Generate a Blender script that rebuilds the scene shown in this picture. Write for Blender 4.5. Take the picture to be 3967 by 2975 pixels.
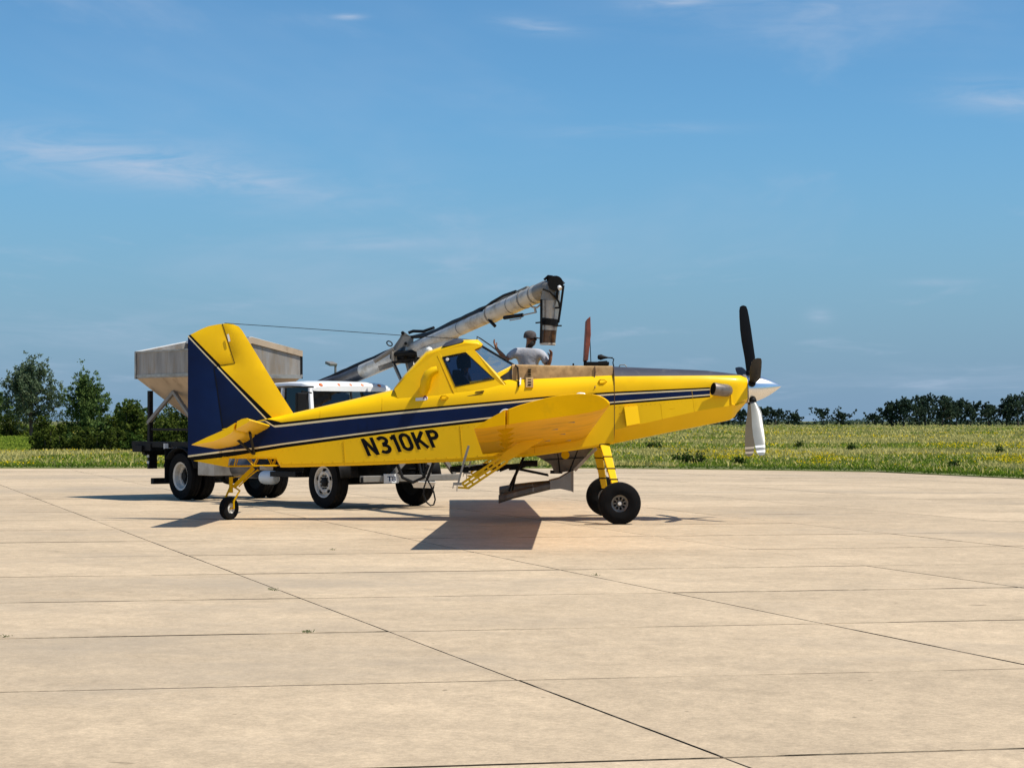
import bpy, bmesh, math, random
import numpy as np
from mathutils import Vector, Matrix

# ------------------------------------------------------------------ camera / sky / sun / exposure
scene = bpy.context.scene
for o in list(bpy.data.objects): bpy.data.objects.remove(o)
F, CX, HY, CH = 7500.0, 1983.5, 1630.0, 1.664      # focal length (photo px), principal column, horizon row, eye height (m)
cam_d = bpy.data.cameras.new('camera'); cam = bpy.data.objects.new('camera', cam_d)
scene.collection.objects.link(cam); scene.camera = cam
cam_d.sensor_fit = 'HORIZONTAL'; cam_d.sensor_width = 36.0; cam_d.lens = 36.0*F/3967.0
cam_d.shift_y = (HY-1487.5)/3967.0
cam_d.clip_start = 0.5; cam_d.clip_end = 20000
cam.location = (0, 0, CH); cam.rotation_euler = (math.radians(90), 0, 0)

SUNV = Vector((0.53, -0.17, 1.0)).normalized()      # towards the sun
sun_d = bpy.data.lights.new('sun', 'SUN'); sun_d.energy = 4.6; sun_d.angle = math.radians(0.53); sun_d.color = (1.0, 0.94, 0.84)
sun = bpy.data.objects.new('sun', sun_d); scene.collection.objects.link(sun)
sun.rotation_euler = SUNV.to_track_quat('Z', 'Y').to_euler()
world = bpy.data.worlds.new('World'); scene.world = world; world.use_nodes = True
wn = world.node_tree.nodes; wl = world.node_tree.links; wn.clear()
wout = wn.new('ShaderNodeOutputWorld'); wbg = wn.new('ShaderNodeBackground')
sky = wn.new('ShaderNodeTexSky'); sky.sky_type = 'NISHITA'; sky.sun_disc = False
sky.sun_elevation = math.asin(SUNV.z); sky.sun_rotation = math.atan2(SUNV.x, SUNV.y)
sky.air_density = 1.0; sky.dust_density = 0.6; sky.ozone_density = 1.5; sky.altitude = 200
wbg.inputs['Strength'].default_value = 0.10
tc = wn.new('ShaderNodeTexCoord'); sep = wn.new('ShaderNodeSeparateXYZ'); wl.new(tc.outputs['Generated'], sep.inputs[0])
def wmath(op, a, b=None):
    n = wn.new('ShaderNodeMath'); n.operation = op
    for i, q in enumerate((a, b)):
        if q is None: continue
        if isinstance(q, (int, float)): n.inputs[i].default_value = q
        else: wl.new(q, n.inputs[i])
    return n.outputs[0]
zc = wmath('ADD', wmath('MAXIMUM', sep.outputs['Z'], 0.0), 0.06)
cmb = wn.new('ShaderNodeCombineXYZ')
wl.new(wmath('DIVIDE', sep.outputs['X'], zc), cmb.inputs[0]); wl.new(wmath('DIVIDE', sep.outputs['Y'], zc), cmb.inputs[1])
def wnoise(scale, detail, vec, sx=1, sy=1, off=(0, 0, 0), dist=0.0):
    mp = wn.new('ShaderNodeMapping'); mp.inputs['Scale'].default_value = (sx, sy, 1); mp.inputs['Location'].default_value = off
    wl.new(vec, mp.inputs[0]); n = wn.new('ShaderNodeTexNoise'); n.inputs['Scale'].default_value = scale
    n.inputs['Detail'].default_value = detail; n.inputs['Roughness'].default_value = 0.6; n.inputs['Distortion'].default_value = dist
    wl.new(mp.outputs[0], n.inputs['Vector']); return n.outputs['Fac']
def wramp(v, a, b, hi):
    r = wn.new('ShaderNodeMapRange'); r.interpolation_type = 'SMOOTHSTEP'
    r.inputs[1].default_value = a; r.inputs[2].default_value = b; r.inputs[4].default_value = hi
    wl.new(v, r.inputs[0]); return r.outputs[0]
c1 = wramp(wnoise(0.55, 5, cmb.outputs[0], 1.0, 0.55, (3.1, 1.7, 0), 0.6), 0.48, 0.80, 0.50)
c2 = wramp(wnoise(1.9, 6, cmb.outputs[0], 0.8, 0.40, (7.7, 4.2, 0), 0.4), 0.54, 0.78, 0.50)
cl = wmath('ADD', wmath('MULTIPLY', c1, .55), wmath('MULTIPLY', c2, .55))
ypos = wmath('MAXIMUM', sep.outputs['Y'], .05); azv = wmath('DIVIDE', sep.outputs['X'], ypos); elv = wmath('DIVIDE', sep.outputs['Z'], ypos)
cb2 = wn.new('ShaderNodeCombineXYZ'); wl.new(azv, cb2.inputs[0]); wl.new(elv, cb2.inputs[1])
wisp = wramp(wnoise(34, 6, cb2.outputs[0], .55, 3.0, (1.3, 2.2, 0), .8), .22, .74, 1.0)
for ca_, ce_, sa_, se_, am_, tl_ in ((-.215, .136, .080, .0125, .80, -.10), (-.15, .125, .07, .008, .6, -.16), (.270, .166, .042, .0085, .85, -.05), (.15, .215, .09, .018, .35, 0), (-.20, .045, .12, .012, .35, 0), (.158, .0535, .0065, .0038, .8, 0), (.218, .0715, .018, .0018, .6, 0), (-.084, .2085, .008, .0016, .9, 0), (.082, .2165, .022, .0035, .8, .05), (.012, .2035, .02, .004, .6, -.1), (-.07, .092, .04, .004, .5, 0), (.06, .150, .05, .003, .35, .02)):
    da = wmath('SUBTRACT', azv, ca_); de = wmath('SUBTRACT', wmath('SUBTRACT', elv, ce_), wmath('MULTIPLY', da, tl_))
    qa = wmath('POWER', wmath('ABSOLUTE', wmath('DIVIDE', da, sa_)), 2.0); qe = wmath('POWER', wmath('ABSOLUTE', wmath('DIVIDE', de, se_)), 2.0)
    g_ = wmath('EXPONENT', wmath('MULTIPLY', wmath('ADD', qa, qe), -1.0))
    cl = wmath('ADD', cl, wmath('MULTIPLY', wmath('MULTIPLY', g_, wisp), am_*.75))
cl = wmath('MINIMUM', cl, .9)
mixc = wn.new('ShaderNodeMix'); mixc.data_type = 'RGBA'
tint = wn.new('ShaderNodeMix'); tint.data_type = 'RGBA'; tint.blend_type = 'MULTIPLY'; tint.inputs['Factor'].default_value = 1
wl.new(sky.outputs[0], tint.inputs['A']); tint.inputs['B'].default_value = (.475, .82, 1.03, 1)
hz_f = wn.new('ShaderNodeMapRange'); hz_f.interpolation_type = 'SMOOTHSTEP'; wl.new(sep.outputs['Z'], hz_f.inputs[0])
hz_f.inputs[1].default_value = -.02; hz_f.inputs[2].default_value = .17; hz_f.inputs[3].default_value = .93; hz_f.inputs[4].default_value = 0
hzm = wn.new('ShaderNodeMix'); hzm.data_type = 'RGBA'; wl.new(hz_f.outputs[0], hzm.inputs['Factor']); wl.new(tint.outputs['Result'], hzm.inputs['A'])
hzm.inputs['B'].default_value = (1.78, 2.86, 4.35, 1)      # blue summer haze, the same all round the horizon
wl.new(cl, mixc.inputs['Factor']); wl.new(hzm.outputs['Result'], mixc.inputs['A'])
mixc.inputs['B'].default_value = (4.0, 4.9, 6.3, 1)
wl.new(mixc.outputs['Result'], wbg.inputs['Color']); wl.new(wbg.outputs[0], wout.inputs[0])
vs = scene.view_settings; vs.view_transform = 'Standard'; vs.look = 'None'; vs.exposure = 0.22; vs.gamma = 1.0
vs.use_curve_mapping = False
scene.render.resolution_x = 1024; scene.render.resolution_y = 767
scene.cycles.max_bounces = 8; scene.cycles.transparent_max_bounces = 12

# ------------------------------------------------------------------ helpers
COL = scene.collection
R = random.Random(7)
def W(px, py, d): return Vector(((px-CX)*d/F, d, CH+(HY-py)*d/F))
def ev(poly, x):
    if x <= poly[0][0]: return poly[0][1]
    for (a, b), (c, e) in zip(poly, poly[1:]):
        if x <= c: return b+(e-b)*(x-a)/(c-a) if c > a else e
    return poly[-1][1]
def zz(poly, x, d): return CH+(HY-ev(poly, CX+x*F/d))*d/F

def mat(name, col, rough=0.5, metal=0.0, var=0.12, vscale=3.0, bump=0.0, bscale=40.0, coat=0.0, spec=0.5, dirt=None, dscale=1.5, dlo=0.55, dhi=0.75, damt=0.6, stretch=None):
    m = bpy.data.materials.new(name); m.use_nodes = True
    nt = m.node_tree; n = nt.nodes; l = nt.links; p = n['Principled BSDF']
    p.inputs['Roughness'].default_value = rough; p.inputs['Metallic'].default_value = metal
    p.inputs['Coat Weight'].default_value = coat; p.inputs['Coat Roughness'].default_value = 0.08
    p.inputs['Specular IOR Level'].default_value = spec
    g = n.new('ShaderNodeNewGeometry')
    vec = g.outputs['Position']
    if stretch:
        mp = n.new('ShaderNodeMapping'); mp.inputs['Scale'].default_value = stretch; l.new(vec, mp.inputs[0]); vec = mp.outputs[0]
    nz = n.new('ShaderNodeTexNoise'); nz.inputs['Scale'].default_value = vscale; nz.inputs['Detail'].default_value = 5
    l.new(vec, nz.inputs['Vector'])
    mr = n.new('ShaderNodeMapRange'); mr.inputs[1].default_value = 0.3; mr.inputs[2].default_value = 0.7
    mr.inputs[3].default_value = 1-var; mr.inputs[4].default_value = 1+var; l.new(nz.outputs['Fac'], mr.inputs[0])
    mx = n.new('ShaderNodeMix'); mx.data_type = 'RGBA'; mx.blend_type = 'MULTIPLY'; mx.inputs['Factor'].default_value = 1
    mx.inputs['A'].default_value = (*col, 1); l.new(mr.outputs[0], mx.inputs['B'])
    out = mx.outputs['Result']
    if dirt:
        n2 = n.new('ShaderNodeTexNoise'); n2.inputs['Scale'].default_value = dscale; n2.inputs['Detail'].default_value = 8; n2.inputs['Roughness'].default_value = .65
        l.new(vec, n2.inputs['Vector'])
        r2 = n.new('ShaderNodeMapRange'); r2.inputs[1].default_value = dlo; r2.inputs[2].default_value = dhi; r2.inputs[4].default_value = damt
        l.new(n2.outputs['Fac'], r2.inputs[0])
        m2 = n.new('ShaderNodeMix'); m2.data_type = 'RGBA'; l.new(r2.outputs[0], m2.inputs['Factor']); l.new(out, m2.inputs['A'])
        m2.inputs['B'].default_value = (*dirt, 1); out = m2.outputs['Result']
    l.new(out, p.inputs['Base Color'])
    if bump:
        bn = n.new('ShaderNodeTexNoise'); bn.inputs['Scale'].default_value = bscale; bn.inputs['Detail'].default_value = 4; l.new(vec, bn.inputs['Vector'])
        bp = n.new('ShaderNodeBump'); bp.inputs['Strength'].default_value = bump; bp.inputs['Distance'].default_value = 0.02
        l.new(bn.outputs['Fac'], bp.inputs['Height']); l.new(bp.outputs[0], p.inputs['Normal'])
    return m

def glass(name, tint, refl=0.08):
    m = bpy.data.materials.new(name); m.use_nodes = True
    n = m.node_tree.nodes; l = m.node_tree.links; n.clear()
    o = n.new('ShaderNodeOutputMaterial'); t = n.new('ShaderNodeBsdfTransparent'); t.inputs[0].default_value = (*tint, 1)
    g = n.new('ShaderNodeBsdfGlossy'); g.inputs['Roughness'].default_value = 0.03; g.inputs[0].default_value = (.9, .9, .9, 1)
    lw = n.new('ShaderNodeLayerWeight'); lw.inputs[0].default_value = 0.5
    pw = n.new('ShaderNodeMath'); pw.operation = 'POWER'; pw.inputs[1].default_value = 4.0; l.new(lw.outputs['Facing'], pw.inputs[0])
    mr = n.new('ShaderNodeMapRange'); mr.inputs[3].default_value = refl; mr.inputs[4].default_value = 0.9; l.new(pw.outputs[0], mr.inputs[0])
    mx = n.new('ShaderNodeMixShader'); l.new(mr.outputs[0], mx.inputs[0]); l.new(t.outputs[0], mx.inputs[1]); l.new(g.outputs[0], mx.inputs[2])
    l.new(mx.outputs[0], o.inputs[0]); return m

def leafmat(name, col, col2, trans=0.3, scale=0.8, scale2=6.0):
    m = bpy.data.materials.new(name); m.use_nodes = True
    n = m.node_tree.nodes; l = m.node_tree.links; n.clear()
    o = n.new('ShaderNodeOutputMaterial'); g = n.new('ShaderNodeNewGeometry')
    a = n.new('ShaderNodeTexNoise'); a.inputs['Scale'].default_value = scale; a.inputs['Detail'].default_value = 3; l.new(g.outputs['Position'], a.inputs['Vector'])
    b = n.new('ShaderNodeTexNoise'); b.inputs['Scale'].default_value = scale2; l.new(g.outputs['Position'], b.inputs['Vector'])
    ad = n.new('ShaderNodeMath'); ad.operation = 'ADD'; l.new(a.outputs['Fac'], ad.inputs[0]); l.new(b.outputs['Fac'], ad.inputs[1])
    mr = n.new('ShaderNodeMapRange'); mr.inputs[1].default_value = 0.75; mr.inputs[2].default_value = 1.25; l.new(ad.outputs[0], mr.inputs[0])
    mx = n.new('ShaderNodeMix'); mx.data_type = 'RGBA'; mx.inputs['A'].default_value = (*col, 1); mx.inputs['B'].default_value = (*col2, 1); l.new(mr.outputs[0], mx.inputs['Factor'])
    d = n.new('ShaderNodeBsdfDiffuse'); l.new(mx.outputs['Result'], d.inputs[0])
    t = n.new('ShaderNodeBsdfTranslucent'); l.new(mx.outputs['Result'], t.inputs[0])
    ms = n.new('ShaderNodeMixShader'); ms.inputs[0].default_value = trans; l.new(d.outputs[0], ms.inputs[1]); l.new(t.outputs[0], ms.inputs[2])
    l.new(ms.outputs[0], o.inputs[0]); return m

def basis(axis):
    z = Vector(axis).normalized(); h = Vector((0, 0, 1)) if abs(z.z) < 0.95 else Vector((1, 0, 0))
    x = h.cross(z).normalized(); y = z.cross(x); return x, y, z

def link(o, parent):
    COL.objects.link(o)
    if parent is not None:
        o.parent = parent
        if parent.get('_t') is not None: o.matrix_parent_inverse = Matrix.Translation(-Vector(parent.location))
    return o

class B:
    def __init__(s): s.v = []; s.f = []; s.m = []
    def add(s, vs_, fs, mi=0):
        k = len(s.v); s.v += [tuple(q) for q in vs_]
        for i, f in enumerate(fs):
            s.f.append(tuple(k+j for j in f)); s.m.append(mi[i] if isinstance(mi, (list, tuple)) else mi)
        return s
    def box(s, c, size, ax=None, mi=0):
        c = Vector(c); X, Y, Z = ax if ax else (Vector((1, 0, 0)), Vector((0, 1, 0)), Vector((0, 0, 1)))
        a, b, d = size[0]/2, size[1]/2, size[2]/2
        vs_ = [c+X*(i*a)+Y*(j*b)+Z*(k*d) for i in (-1, 1) for j in (-1, 1) for k in (-1, 1)]
        return s.add(vs_, [(0, 1, 3, 2), (4, 6, 7, 5), (0, 4, 5, 1), (2, 3, 7, 6), (0, 2, 6, 4), (1, 5, 7, 3)], mi)
    def bar(s, p0, p1, w, h, mi=0, up=(0, 0, 1)):
        p0, p1 = Vector(p0), Vector(p1); d = p1-p0; Z = d.normalized(); u = Vector(up)
        if abs(Z.dot(u)) > .97: u = Vector((0, 1, 0))
        X = u.cross(Z).normalized(); Y = Z.cross(X)
        return s.box((p0+p1)/2, (w, h, d.length), (X, Y, Z), mi)
    def cyl(s, p0, p1, r0, r1=None, n=14, mi=0, caps=True):
        r1 = r0 if r1 is None else r1; p0, p1 = Vector(p0), Vector(p1); X, Y, Z = basis(p1-p0)
        vs_ = []
        for p, r in ((p0, r0), (p1, r1)):
            for i in range(n):
                a = 2*math.pi*i/n; vs_.append(p+X*(r*math.cos(a))+Y*(r*math.sin(a)))
        fs = [(i, (i+1) % n, n+(i+1) % n, n+i) for i in range(n)]
        if caps: fs += [tuple(range(n-1, -1, -1)), tuple(range(n, 2*n))]
        return s.add(vs_, fs, mi)
    def tube(s, pts, r, n=8, mi=0):
        pts = [Vector(p) for p in pts]; rs = r if isinstance(r, (list, tuple)) else [r]*len(pts)
        vs_ = []; px = None
        for i, p in enumerate(pts):
            t = (pts[min(i+1, len(pts)-1)]-pts[max(i-1, 0)]).normalized()
            if px is None: X, Y, _ = basis(t)
            else:
                X = (px-t*px.dot(t)).normalized(); Y = t.cross(X)
            px = X
            for k in range(n):
                a = 2*math.pi*k/n; vs_.append(p+X*(rs[i]*math.cos(a))+Y*(rs[i]*math.sin(a)))
        fs = []
        for i in range(len(pts)-1):
            for k in range(n): fs.append((i*n+k, i*n+(k+1) % n, (i+1)*n+(k+1) % n, (i+1)*n+k))
        fs += [tuple(range(n-1, -1, -1)), tuple(range((len(pts)-1)*n, len(pts)*n))]
        return s.add(vs_, fs, mi)
    def lathe(s, prof, c, axis, n=28, mi=0):
        c = Vector(c); X, Y, Z = basis(axis); vs_ = []
        for r, h in prof:
            for i in range(n):
                a = 2*math.pi*i/n; vs_.append(c+Z*h+X*(r*math.cos(a))+Y*(r*math.sin(a)))
        fs = []; ms = []
        for j in range(len(prof)-1):
            for i in range(n):
                fs.append((j*n+i, j*n+(i+1) % n, (j+1)*n+(i+1) % n, (j+1)*n+i)); ms.append(mi[j] if isinstance(mi, (list, tuple)) else mi)
        return s.add(vs_, fs, ms)
    def prism(s, poly, vec, mi=0):
        poly = [Vector(p) for p in poly]; vec = Vector(vec); n = len(poly)
        return s.add(poly+[p+vec for p in poly], [tuple(range(n-1, -1, -1)), tuple(range(n, 2*n))]+[(i, (i+1) % n, n+(i+1) % n, n+i) for i in range(n)], mi)
    def loft(s, secs, mi=0, closed=True, caps=True):
        n = len(secs[0]); vs_ = [p for q in secs for p in q]; fs = []; ms = []
        for j in range(len(secs)-1):
            for i in range(n if closed else n-1):
                fs.append((j*n+i, j*n+(i+1) % n, (j+1)*n+(i+1) % n, (j+1)*n+i)); ms.append(mi[i] if isinstance(mi, (list, tuple)) else mi)
        if caps:
            c = mi[-1] if isinstance(mi, (list, tuple)) else mi
            fs += [tuple(range(n-1, -1, -1)), tuple(range((len(secs)-1)*n, len(secs)*n))]; ms += [c, c]
        return s.add(vs_, fs, ms)
    def build(s, name, mats, parent=None, smooth=None, bevel=0.0, solid=0.0, fix=True):
        me = bpy.data.meshes.new(name); me.from_pydata(s.v, [], s.f)
        mats = mats if isinstance(mats, (list, tuple)) else [mats]
        for m in mats: me.materials.append(m)
        me.polygons.foreach_set('material_index', s.m)
        if fix:
            bm = bmesh.new(); bm.from_mesh(me); bmesh.ops.remove_doubles(bm, verts=bm.verts, dist=1e-5)
            bmesh.ops.recalc_face_normals(bm, faces=bm.faces); bm.to_mesh(me); bm.free()
        if smooth is not None:
            me.shade_smooth(); me.set_sharp_from_angle(angle=math.radians(smooth))
        me.update(); o = bpy.data.objects.new(name, me); link(o, parent)
        if bevel:
            md = o.modifiers.new('bevel', 'BEVEL'); md.width = bevel; md.segments = 2; md.limit_method = 'ANGLE'
        if solid:
            md = o.modifiers.new('solid', 'SOLIDIFY'); md.thickness = solid; md.offset = 0
        return o

def thing(name, label, cat, loc, rz=0.0, group=None, world_coords=True):
    o = bpy.data.objects.new(name, None); COL.objects.link(o); o.location = loc; o.rotation_euler = (0, 0, rz)
    o.empty_display_size = 0.3; o['label'] = label; o['category'] = cat
    if group: o['group'] = group
    if world_coords: o['_t'] = 1
    return o
def tag(o, label, cat, group=None):
    o['label'] = label; o['category'] = cat
    if group: o['group'] = group
    return o
def structure(o): o['kind'] = 'structure'; return o

# ------------------------------------------------------------------ materials
M = {}
M['yellow'] = mat('yellow_paint', (.90, .54, .0006), .38, var=.05, vscale=1.3, coat=.06, spec=.22, dirt=(.60, .32, .002), dscale=2.2, dlo=.58, dhi=.8, damt=.35)
M['yellow_dirty'] = mat('yellow_paint_grimy', (.66, .38, .002), .5, var=.10, vscale=2.5, spec=.05, dirt=(.28, .16, .01), dscale=2.5, dlo=.5, dhi=.72, damt=.55)
M['yellow_wing'] = mat('wing_yellow_paint', (.80, .415, .0008), .6, var=.07, vscale=2.0, spec=.06, dirt=(.36, .20, .01), dscale=1.6, dlo=.52, dhi=.74, damt=.5)
M['blue'] = mat('navy_paint', (.0012, .011, .060), .4, var=.15, spec=.16)
M['black_paint'] = mat('black_paint', (.003, .003, .0035), .45, var=.1, spec=.12)
M['cream'] = mat('cream_stripe', (.78, .66, .40), .4, var=.06)
M['tan'] = mat('stained_tan_deck', (.44, .285, .135), .75, var=.22, vscale=6, spec=.15, dirt=(.24, .14, .06), dscale=5, dlo=.46, dhi=.66, damt=.75)
M['slate'] = mat('antiglare_grey', (.034, .036, .052), .6, var=.12, vscale=4, dirt=(.14, .13, .12), dscale=5)
M['chrome'] = mat('polished_aluminium', (.86, .86, .85), .26, 1.0, var=.04)
M['steel'] = mat('dull_stainless', (.42, .40, .37), .42, .75, var=.15, vscale=4, dirt=(.20, .15, .10), dscale=3, dlo=.45, dhi=.7, damt=.6)
M['alu'] = mat('grey_aluminium', (.25, .235, .21), .5, .35, var=.15, vscale=5, dirt=(.08, .065, .05), dscale=5, dlo=.5, dhi=.75, damt=.5)
M['vane'] = mat('dusty_dark_duct', (.11, .095, .08), .55, .2, var=.3, vscale=5, dirt=(.22, .18, .13), dscale=4, dlo=.5, dhi=.7, damt=.6)
M['exhaust'] = mat('heat_stained_steel', (.24, .20, .17), .45, .7, var=.2, vscale=9, dirt=(.09, .06, .045), dscale=8)
M['rubber'] = mat('tyre_rubber', (.0065, .0065, .007), .8, var=.3, vscale=8, spec=.12)
M['black'] = mat('black_steel', (.006, .006, .0065), .6, var=.2, spec=.2)
M['hose'] = mat('black_hose', (.006, .006, .0065), .5, var=.1, spec=.25)
M['dark'] = mat('hole_shade_black', (.004, .004, .004), .9, var=.1, spec=.1)  # flat black painted in for the shade inside holes, slots and mouths
M['white'] = mat('white_truck_paint', (.80, .80, .78), .3, var=.03, coat=.3, dirt=(.55, .50, .42), dscale=2, dlo=.6, dhi=.8, damt=.4)
M['wheel_white'] = mat('white_wheel', (.62, .60, .55), .5, var=.08, dirt=(.28, .22, .16), dscale=7, dlo=.52, dhi=.75, damt=.6)
M['amber'] = mat('amber_lens', (.75, .16, .02), .25)
M['hopper_steel'] = mat('weathered_stainless', (.32, .30, .275), .5, .25, var=.28, vscale=3.0, dirt=(.26, .19, .115), dscale=2.2, dlo=.44, dhi=.62, damt=.8, stretch=(1.6, 1.6, .30))
M['hopper_tan'] = mat('dusty_hopper_cone', (.44, .34, .235), .7, var=.12, vscale=2, dirt=(.20, .14, .09), dscale=1.8, dlo=.56, dhi=.66, damt=.5)
M['auger'] = mat('auger_tube_paint', (.60, .58, .53), .45, .1, var=.12, vscale=4, dirt=(.28, .21, .11), dscale=3.6, dlo=.50, dhi=.68, damt=.7)
M['auger_dark'] = mat('worn_grey_tube', (.10, .10, .105), .35, .4, var=.5, vscale=2.5)
M['rust'] = mat('rust_red_primer', (.20, .055, .035), .6, var=.3, vscale=6)
M['brown_tube'] = mat('stained_rubber_sleeve', (.10, .05, .02), .35, var=.6, vscale=9)
M['blade_dark'] = mat('propeller_black', (.004, .004, .005), .45, var=.1, spec=.2)
M['blade_grey'] = mat('propeller_grey', (.20, .205, .19), .35, var=.08)
M['white_plain'] = mat('white_band', (.80, .80, .78), .4, var=.03)
M['seat'] = mat('seat_fabric', (.03, .035, .045), .8)
M['skin'] = mat('skin', (.24, .11, .062), .55, var=.1, vscale=20)
M['shirt'] = mat('grey_white_cotton', (.42, .43, .47), .9, var=.10, vscale=14, bump=.6, bscale=11)
M['navy_cloth'] = mat('navy_cloth', (.012, .018, .045), .9, var=.2)
M['jeans'] = mat('jeans', (.04, .055, .10), .9, var=.2)
M['cap'] = mat('cap_cloth', (.07, .06, .06), .9, var=.3, vscale=25)
M['beard'] = mat('dark_beard', (.012, .009, .008), .9, var=.3)
M['plate'] = mat('licence_plate_white', (.70, .74, .76), .4, var=.08)
M['purple'] = mat('purple_print', (.16, .04, .12), .5)
M['glass_cockpit'] = glass('tinted_cockpit_glass', (.20, .25, .36), .03)
M['glass_clear'] = glass('clear_windscreen', (.72, .76, .80), .16)
M['glass_truck'] = glass('truck_windscreen', (.16, .20, .20), .06)
M['glass_dark'] = glass('dark_side_glass', (.02, .025, .03), .03)
M['lens'] = mat('lamp_lens_white', (.85, .85, .80), .1, coat=.5)

def concrete(name):
    m = bpy.data.materials.new(name); m.use_nodes = True
    nt = m.node_tree; n = nt.nodes; l = nt.links; p = n['Principled BSDF']; p.inputs['Roughness'].default_value = .85; p.inputs['Specular IOR Level'].default_value = .25
    g = n.new('ShaderNodeNewGeometry'); oi = n.new('ShaderNodeObjectInfo')
    def nz(scale, det, st=(1, 1, 1), rough=.6):
        mp = n.new('ShaderNodeMapping'); mp.inputs['Scale'].default_value = st; mp.inputs['Rotation'].default_value = (0, 0, math.radians(20)); l.new(g.outputs['Position'], mp.inputs[0])
        t = n.new('ShaderNodeTexNoise'); t.inputs['Scale'].default_value = scale; t.inputs['Detail'].default_value = det; t.inputs['Roughness'].default_value = rough
        l.new(mp.outputs[0], t.inputs['Vector']); return t.outputs['Fac']
    def mr(v, a, b, c, d):
        r = n.new('ShaderNodeMapRange'); r.inputs[1].default_value = a; r.inputs[2].default_value = b; r.inputs[3].default_value = c; r.inputs[4].default_value = d; l.new(v, r.inputs[0]); return r.outputs[0]
    def mul(a, b):
        q = n.new('ShaderNodeMath'); q.operation = 'MULTIPLY'; l.new(a, q.inputs[0]); l.new(b, q.inputs[1]); return q.outputs[0]
    f = mul(mr(nz(.35, 4), .3, .7, .88, 1.09), mr(nz(2.2, 6), .3, .7, .90, 1.09))
    f = mul(f, mr(nz(7, 5, (1, .7, 1), .7), .3, .7, .87, 1.11)); f = mul(f, mr(nz(22, 3), .28, .72, .86, 1.12))
    f = mul(f, mr(nz(70, 2), .25, .75, .86, 1.12))
    f = mul(f, mr(oi.outputs['Random'], 0, 1, .91, 1.05))
    mx = n.new('ShaderNodeMix'); mx.data_type = 'RGBA'; mx.blend_type = 'MULTIPLY'; mx.inputs['Factor'].default_value = 1
    mx.inputs['A'].default_value = (.520, .398, .262, 1); l.new(f, mx.inputs['B'])
    # tyre and oil stains, scuffs with a shape of their own
    st = mr(nz(.20, 9, (.55, 1, 1), .68), .52, .66, 0, .68)
    m2 = n.new('ShaderNodeMix'); m2.data_type = 'RGBA'; l.new(st, m2.inputs['Factor']); l.new(mx.outputs['Result'], m2.inputs['A']); m2.inputs['B'].default_value = (.36, .29, .21, 1)
    sp = mr(nz(1.5, 4, (1, 1.6, 1)), .69, .72, 0, .55)
    m3 = n.new('ShaderNodeMix'); m3.data_type = 'RGBA'; l.new(sp, m3.inputs['Factor']); l.new(m2.outputs['Result'], m3.inputs['A']); m3.inputs['B'].default_value = (.16, .12, .075, 1)
    sp2 = mr(nz(7.5, 2), .715, .76, 0, .6)
    m4 = n.new('ShaderNodeMix'); m4.data_type = 'RGBA'; l.new(sp2, m4.inputs['Factor']); l.new(m3.outputs['Result'], m4.inputs['A']); m4.inputs['B'].default_value = (.13, .10, .06, 1)
    l.new(m4.outputs['Result'], p.inputs['Base Color'])
    bp = n.new('ShaderNodeBump'); bp.inputs['Strength'].default_value = .35; bp.inputs['Distance'].default_value = .01
    l.new(nz(30, 5), bp.inputs['Height']); l.new(bp.outputs[0], p.inputs['Normal'])
    return m
M['concrete'] = concrete('sunlit_concrete')
M['joint'] = mat('joint_filler', (.075, .055, .032), .95, var=.5, vscale=3, dirt=(.60, .46, .30), dscale=.9, dlo=.50, dhi=.60, damt=.95)
M['turf'] = mat('meadow_soil_and_stubble', (.115, .125, .03), .95, var=.35, vscale=.15, dirt=(.22, .19, .07), dscale=.06, dlo=.45, dhi=.62, damt=.8)

# ------------------------------------------------------------------ ground and apron
EDGE = [(-4000, 67.5), (3.3, 67.5), (7.5, 65.6), (11.85, 62.7), (14.6, 55.4), (17, 47), (19, 38), (20, 25), (20.3, 5), (20.4, -400)]
def edge_d(x):
    return ev(EDGE[:8], x) if x < 20 else -400+max(0, 20.4-x)*900
gb = B()
xs = [-4000, -1500, -600, -250, -120, -60, -30, -15, -5, 3.3, 5.4, 7.5, 9.7, 11.85, 13.3, 14.6, 15.8, 17, 18, 19, 19.6, 20, 20.4, 24, 40, 90, 250, 700, 1800, 4000]
rows = [(-500, -.35), (-.06, -.35), (-.03, -.02), (0, .025), (.6, .05), (8, .05), (40, .0), (150, .0), (800, .0), (6000, .0)]
gv = []
for x in xs:
    e = ev(EDGE[:-1], x) if x <= 20.3 else 5-(x-20.3)*12 if x < 60 else -400
    for t, z in rows: gv.append((x, e+t, z))
nr = len(rows); gf = [(i*nr+j, (i+1)*nr+j, (i+1)*nr+j+1, i*nr+j+1) for i in range(len(xs)-1) for j in range(nr-1)]
gb.add(gv, gf); structure(gb.build('ground', M['turf'], smooth=60))

apron = structure(B().add([(-140, -60, -.10), (60, -60, -.10), (60, 90, -.10), (-140, 90, -.10)], [(0, 1, 2, 3)]).build('apron', M['concrete']))
B().add([(-95, -16, -.045), (30, -16, -.045), (30, 76, -.045), (-95, 76, -.045)], [(0, 1, 2, 3)]).build('joint_filler', M['joint'], apron)
SA, SB = 0.172, -0.352            # skewed joints: across d = d0 + SA x ; along x = x0 + SB d
def slab_pt(k, m):                # corner: along-joint k, cross-joint m
    # x = .04 + SB (d-12.43) + 3.74k ; d = 12.43 + 3.04m + SA x
    c = 0.04+3.74*k; x = (c+SB*3.04*m)/(1-SB*SA); return x, 12.43+3.04*m+SA*x
p00, p10, p01 = slab_pt(0, 0), slab_pt(1, 0), slab_pt(0, 1)
e1 = Vector((p10[0]-p00[0], p10[1]-p00[1], 0)); e2 = Vector((p01[0]-p00[0], p01[1]-p00[1], 0))
g1, g2 = .0085, .022; bv = .0015
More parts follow.
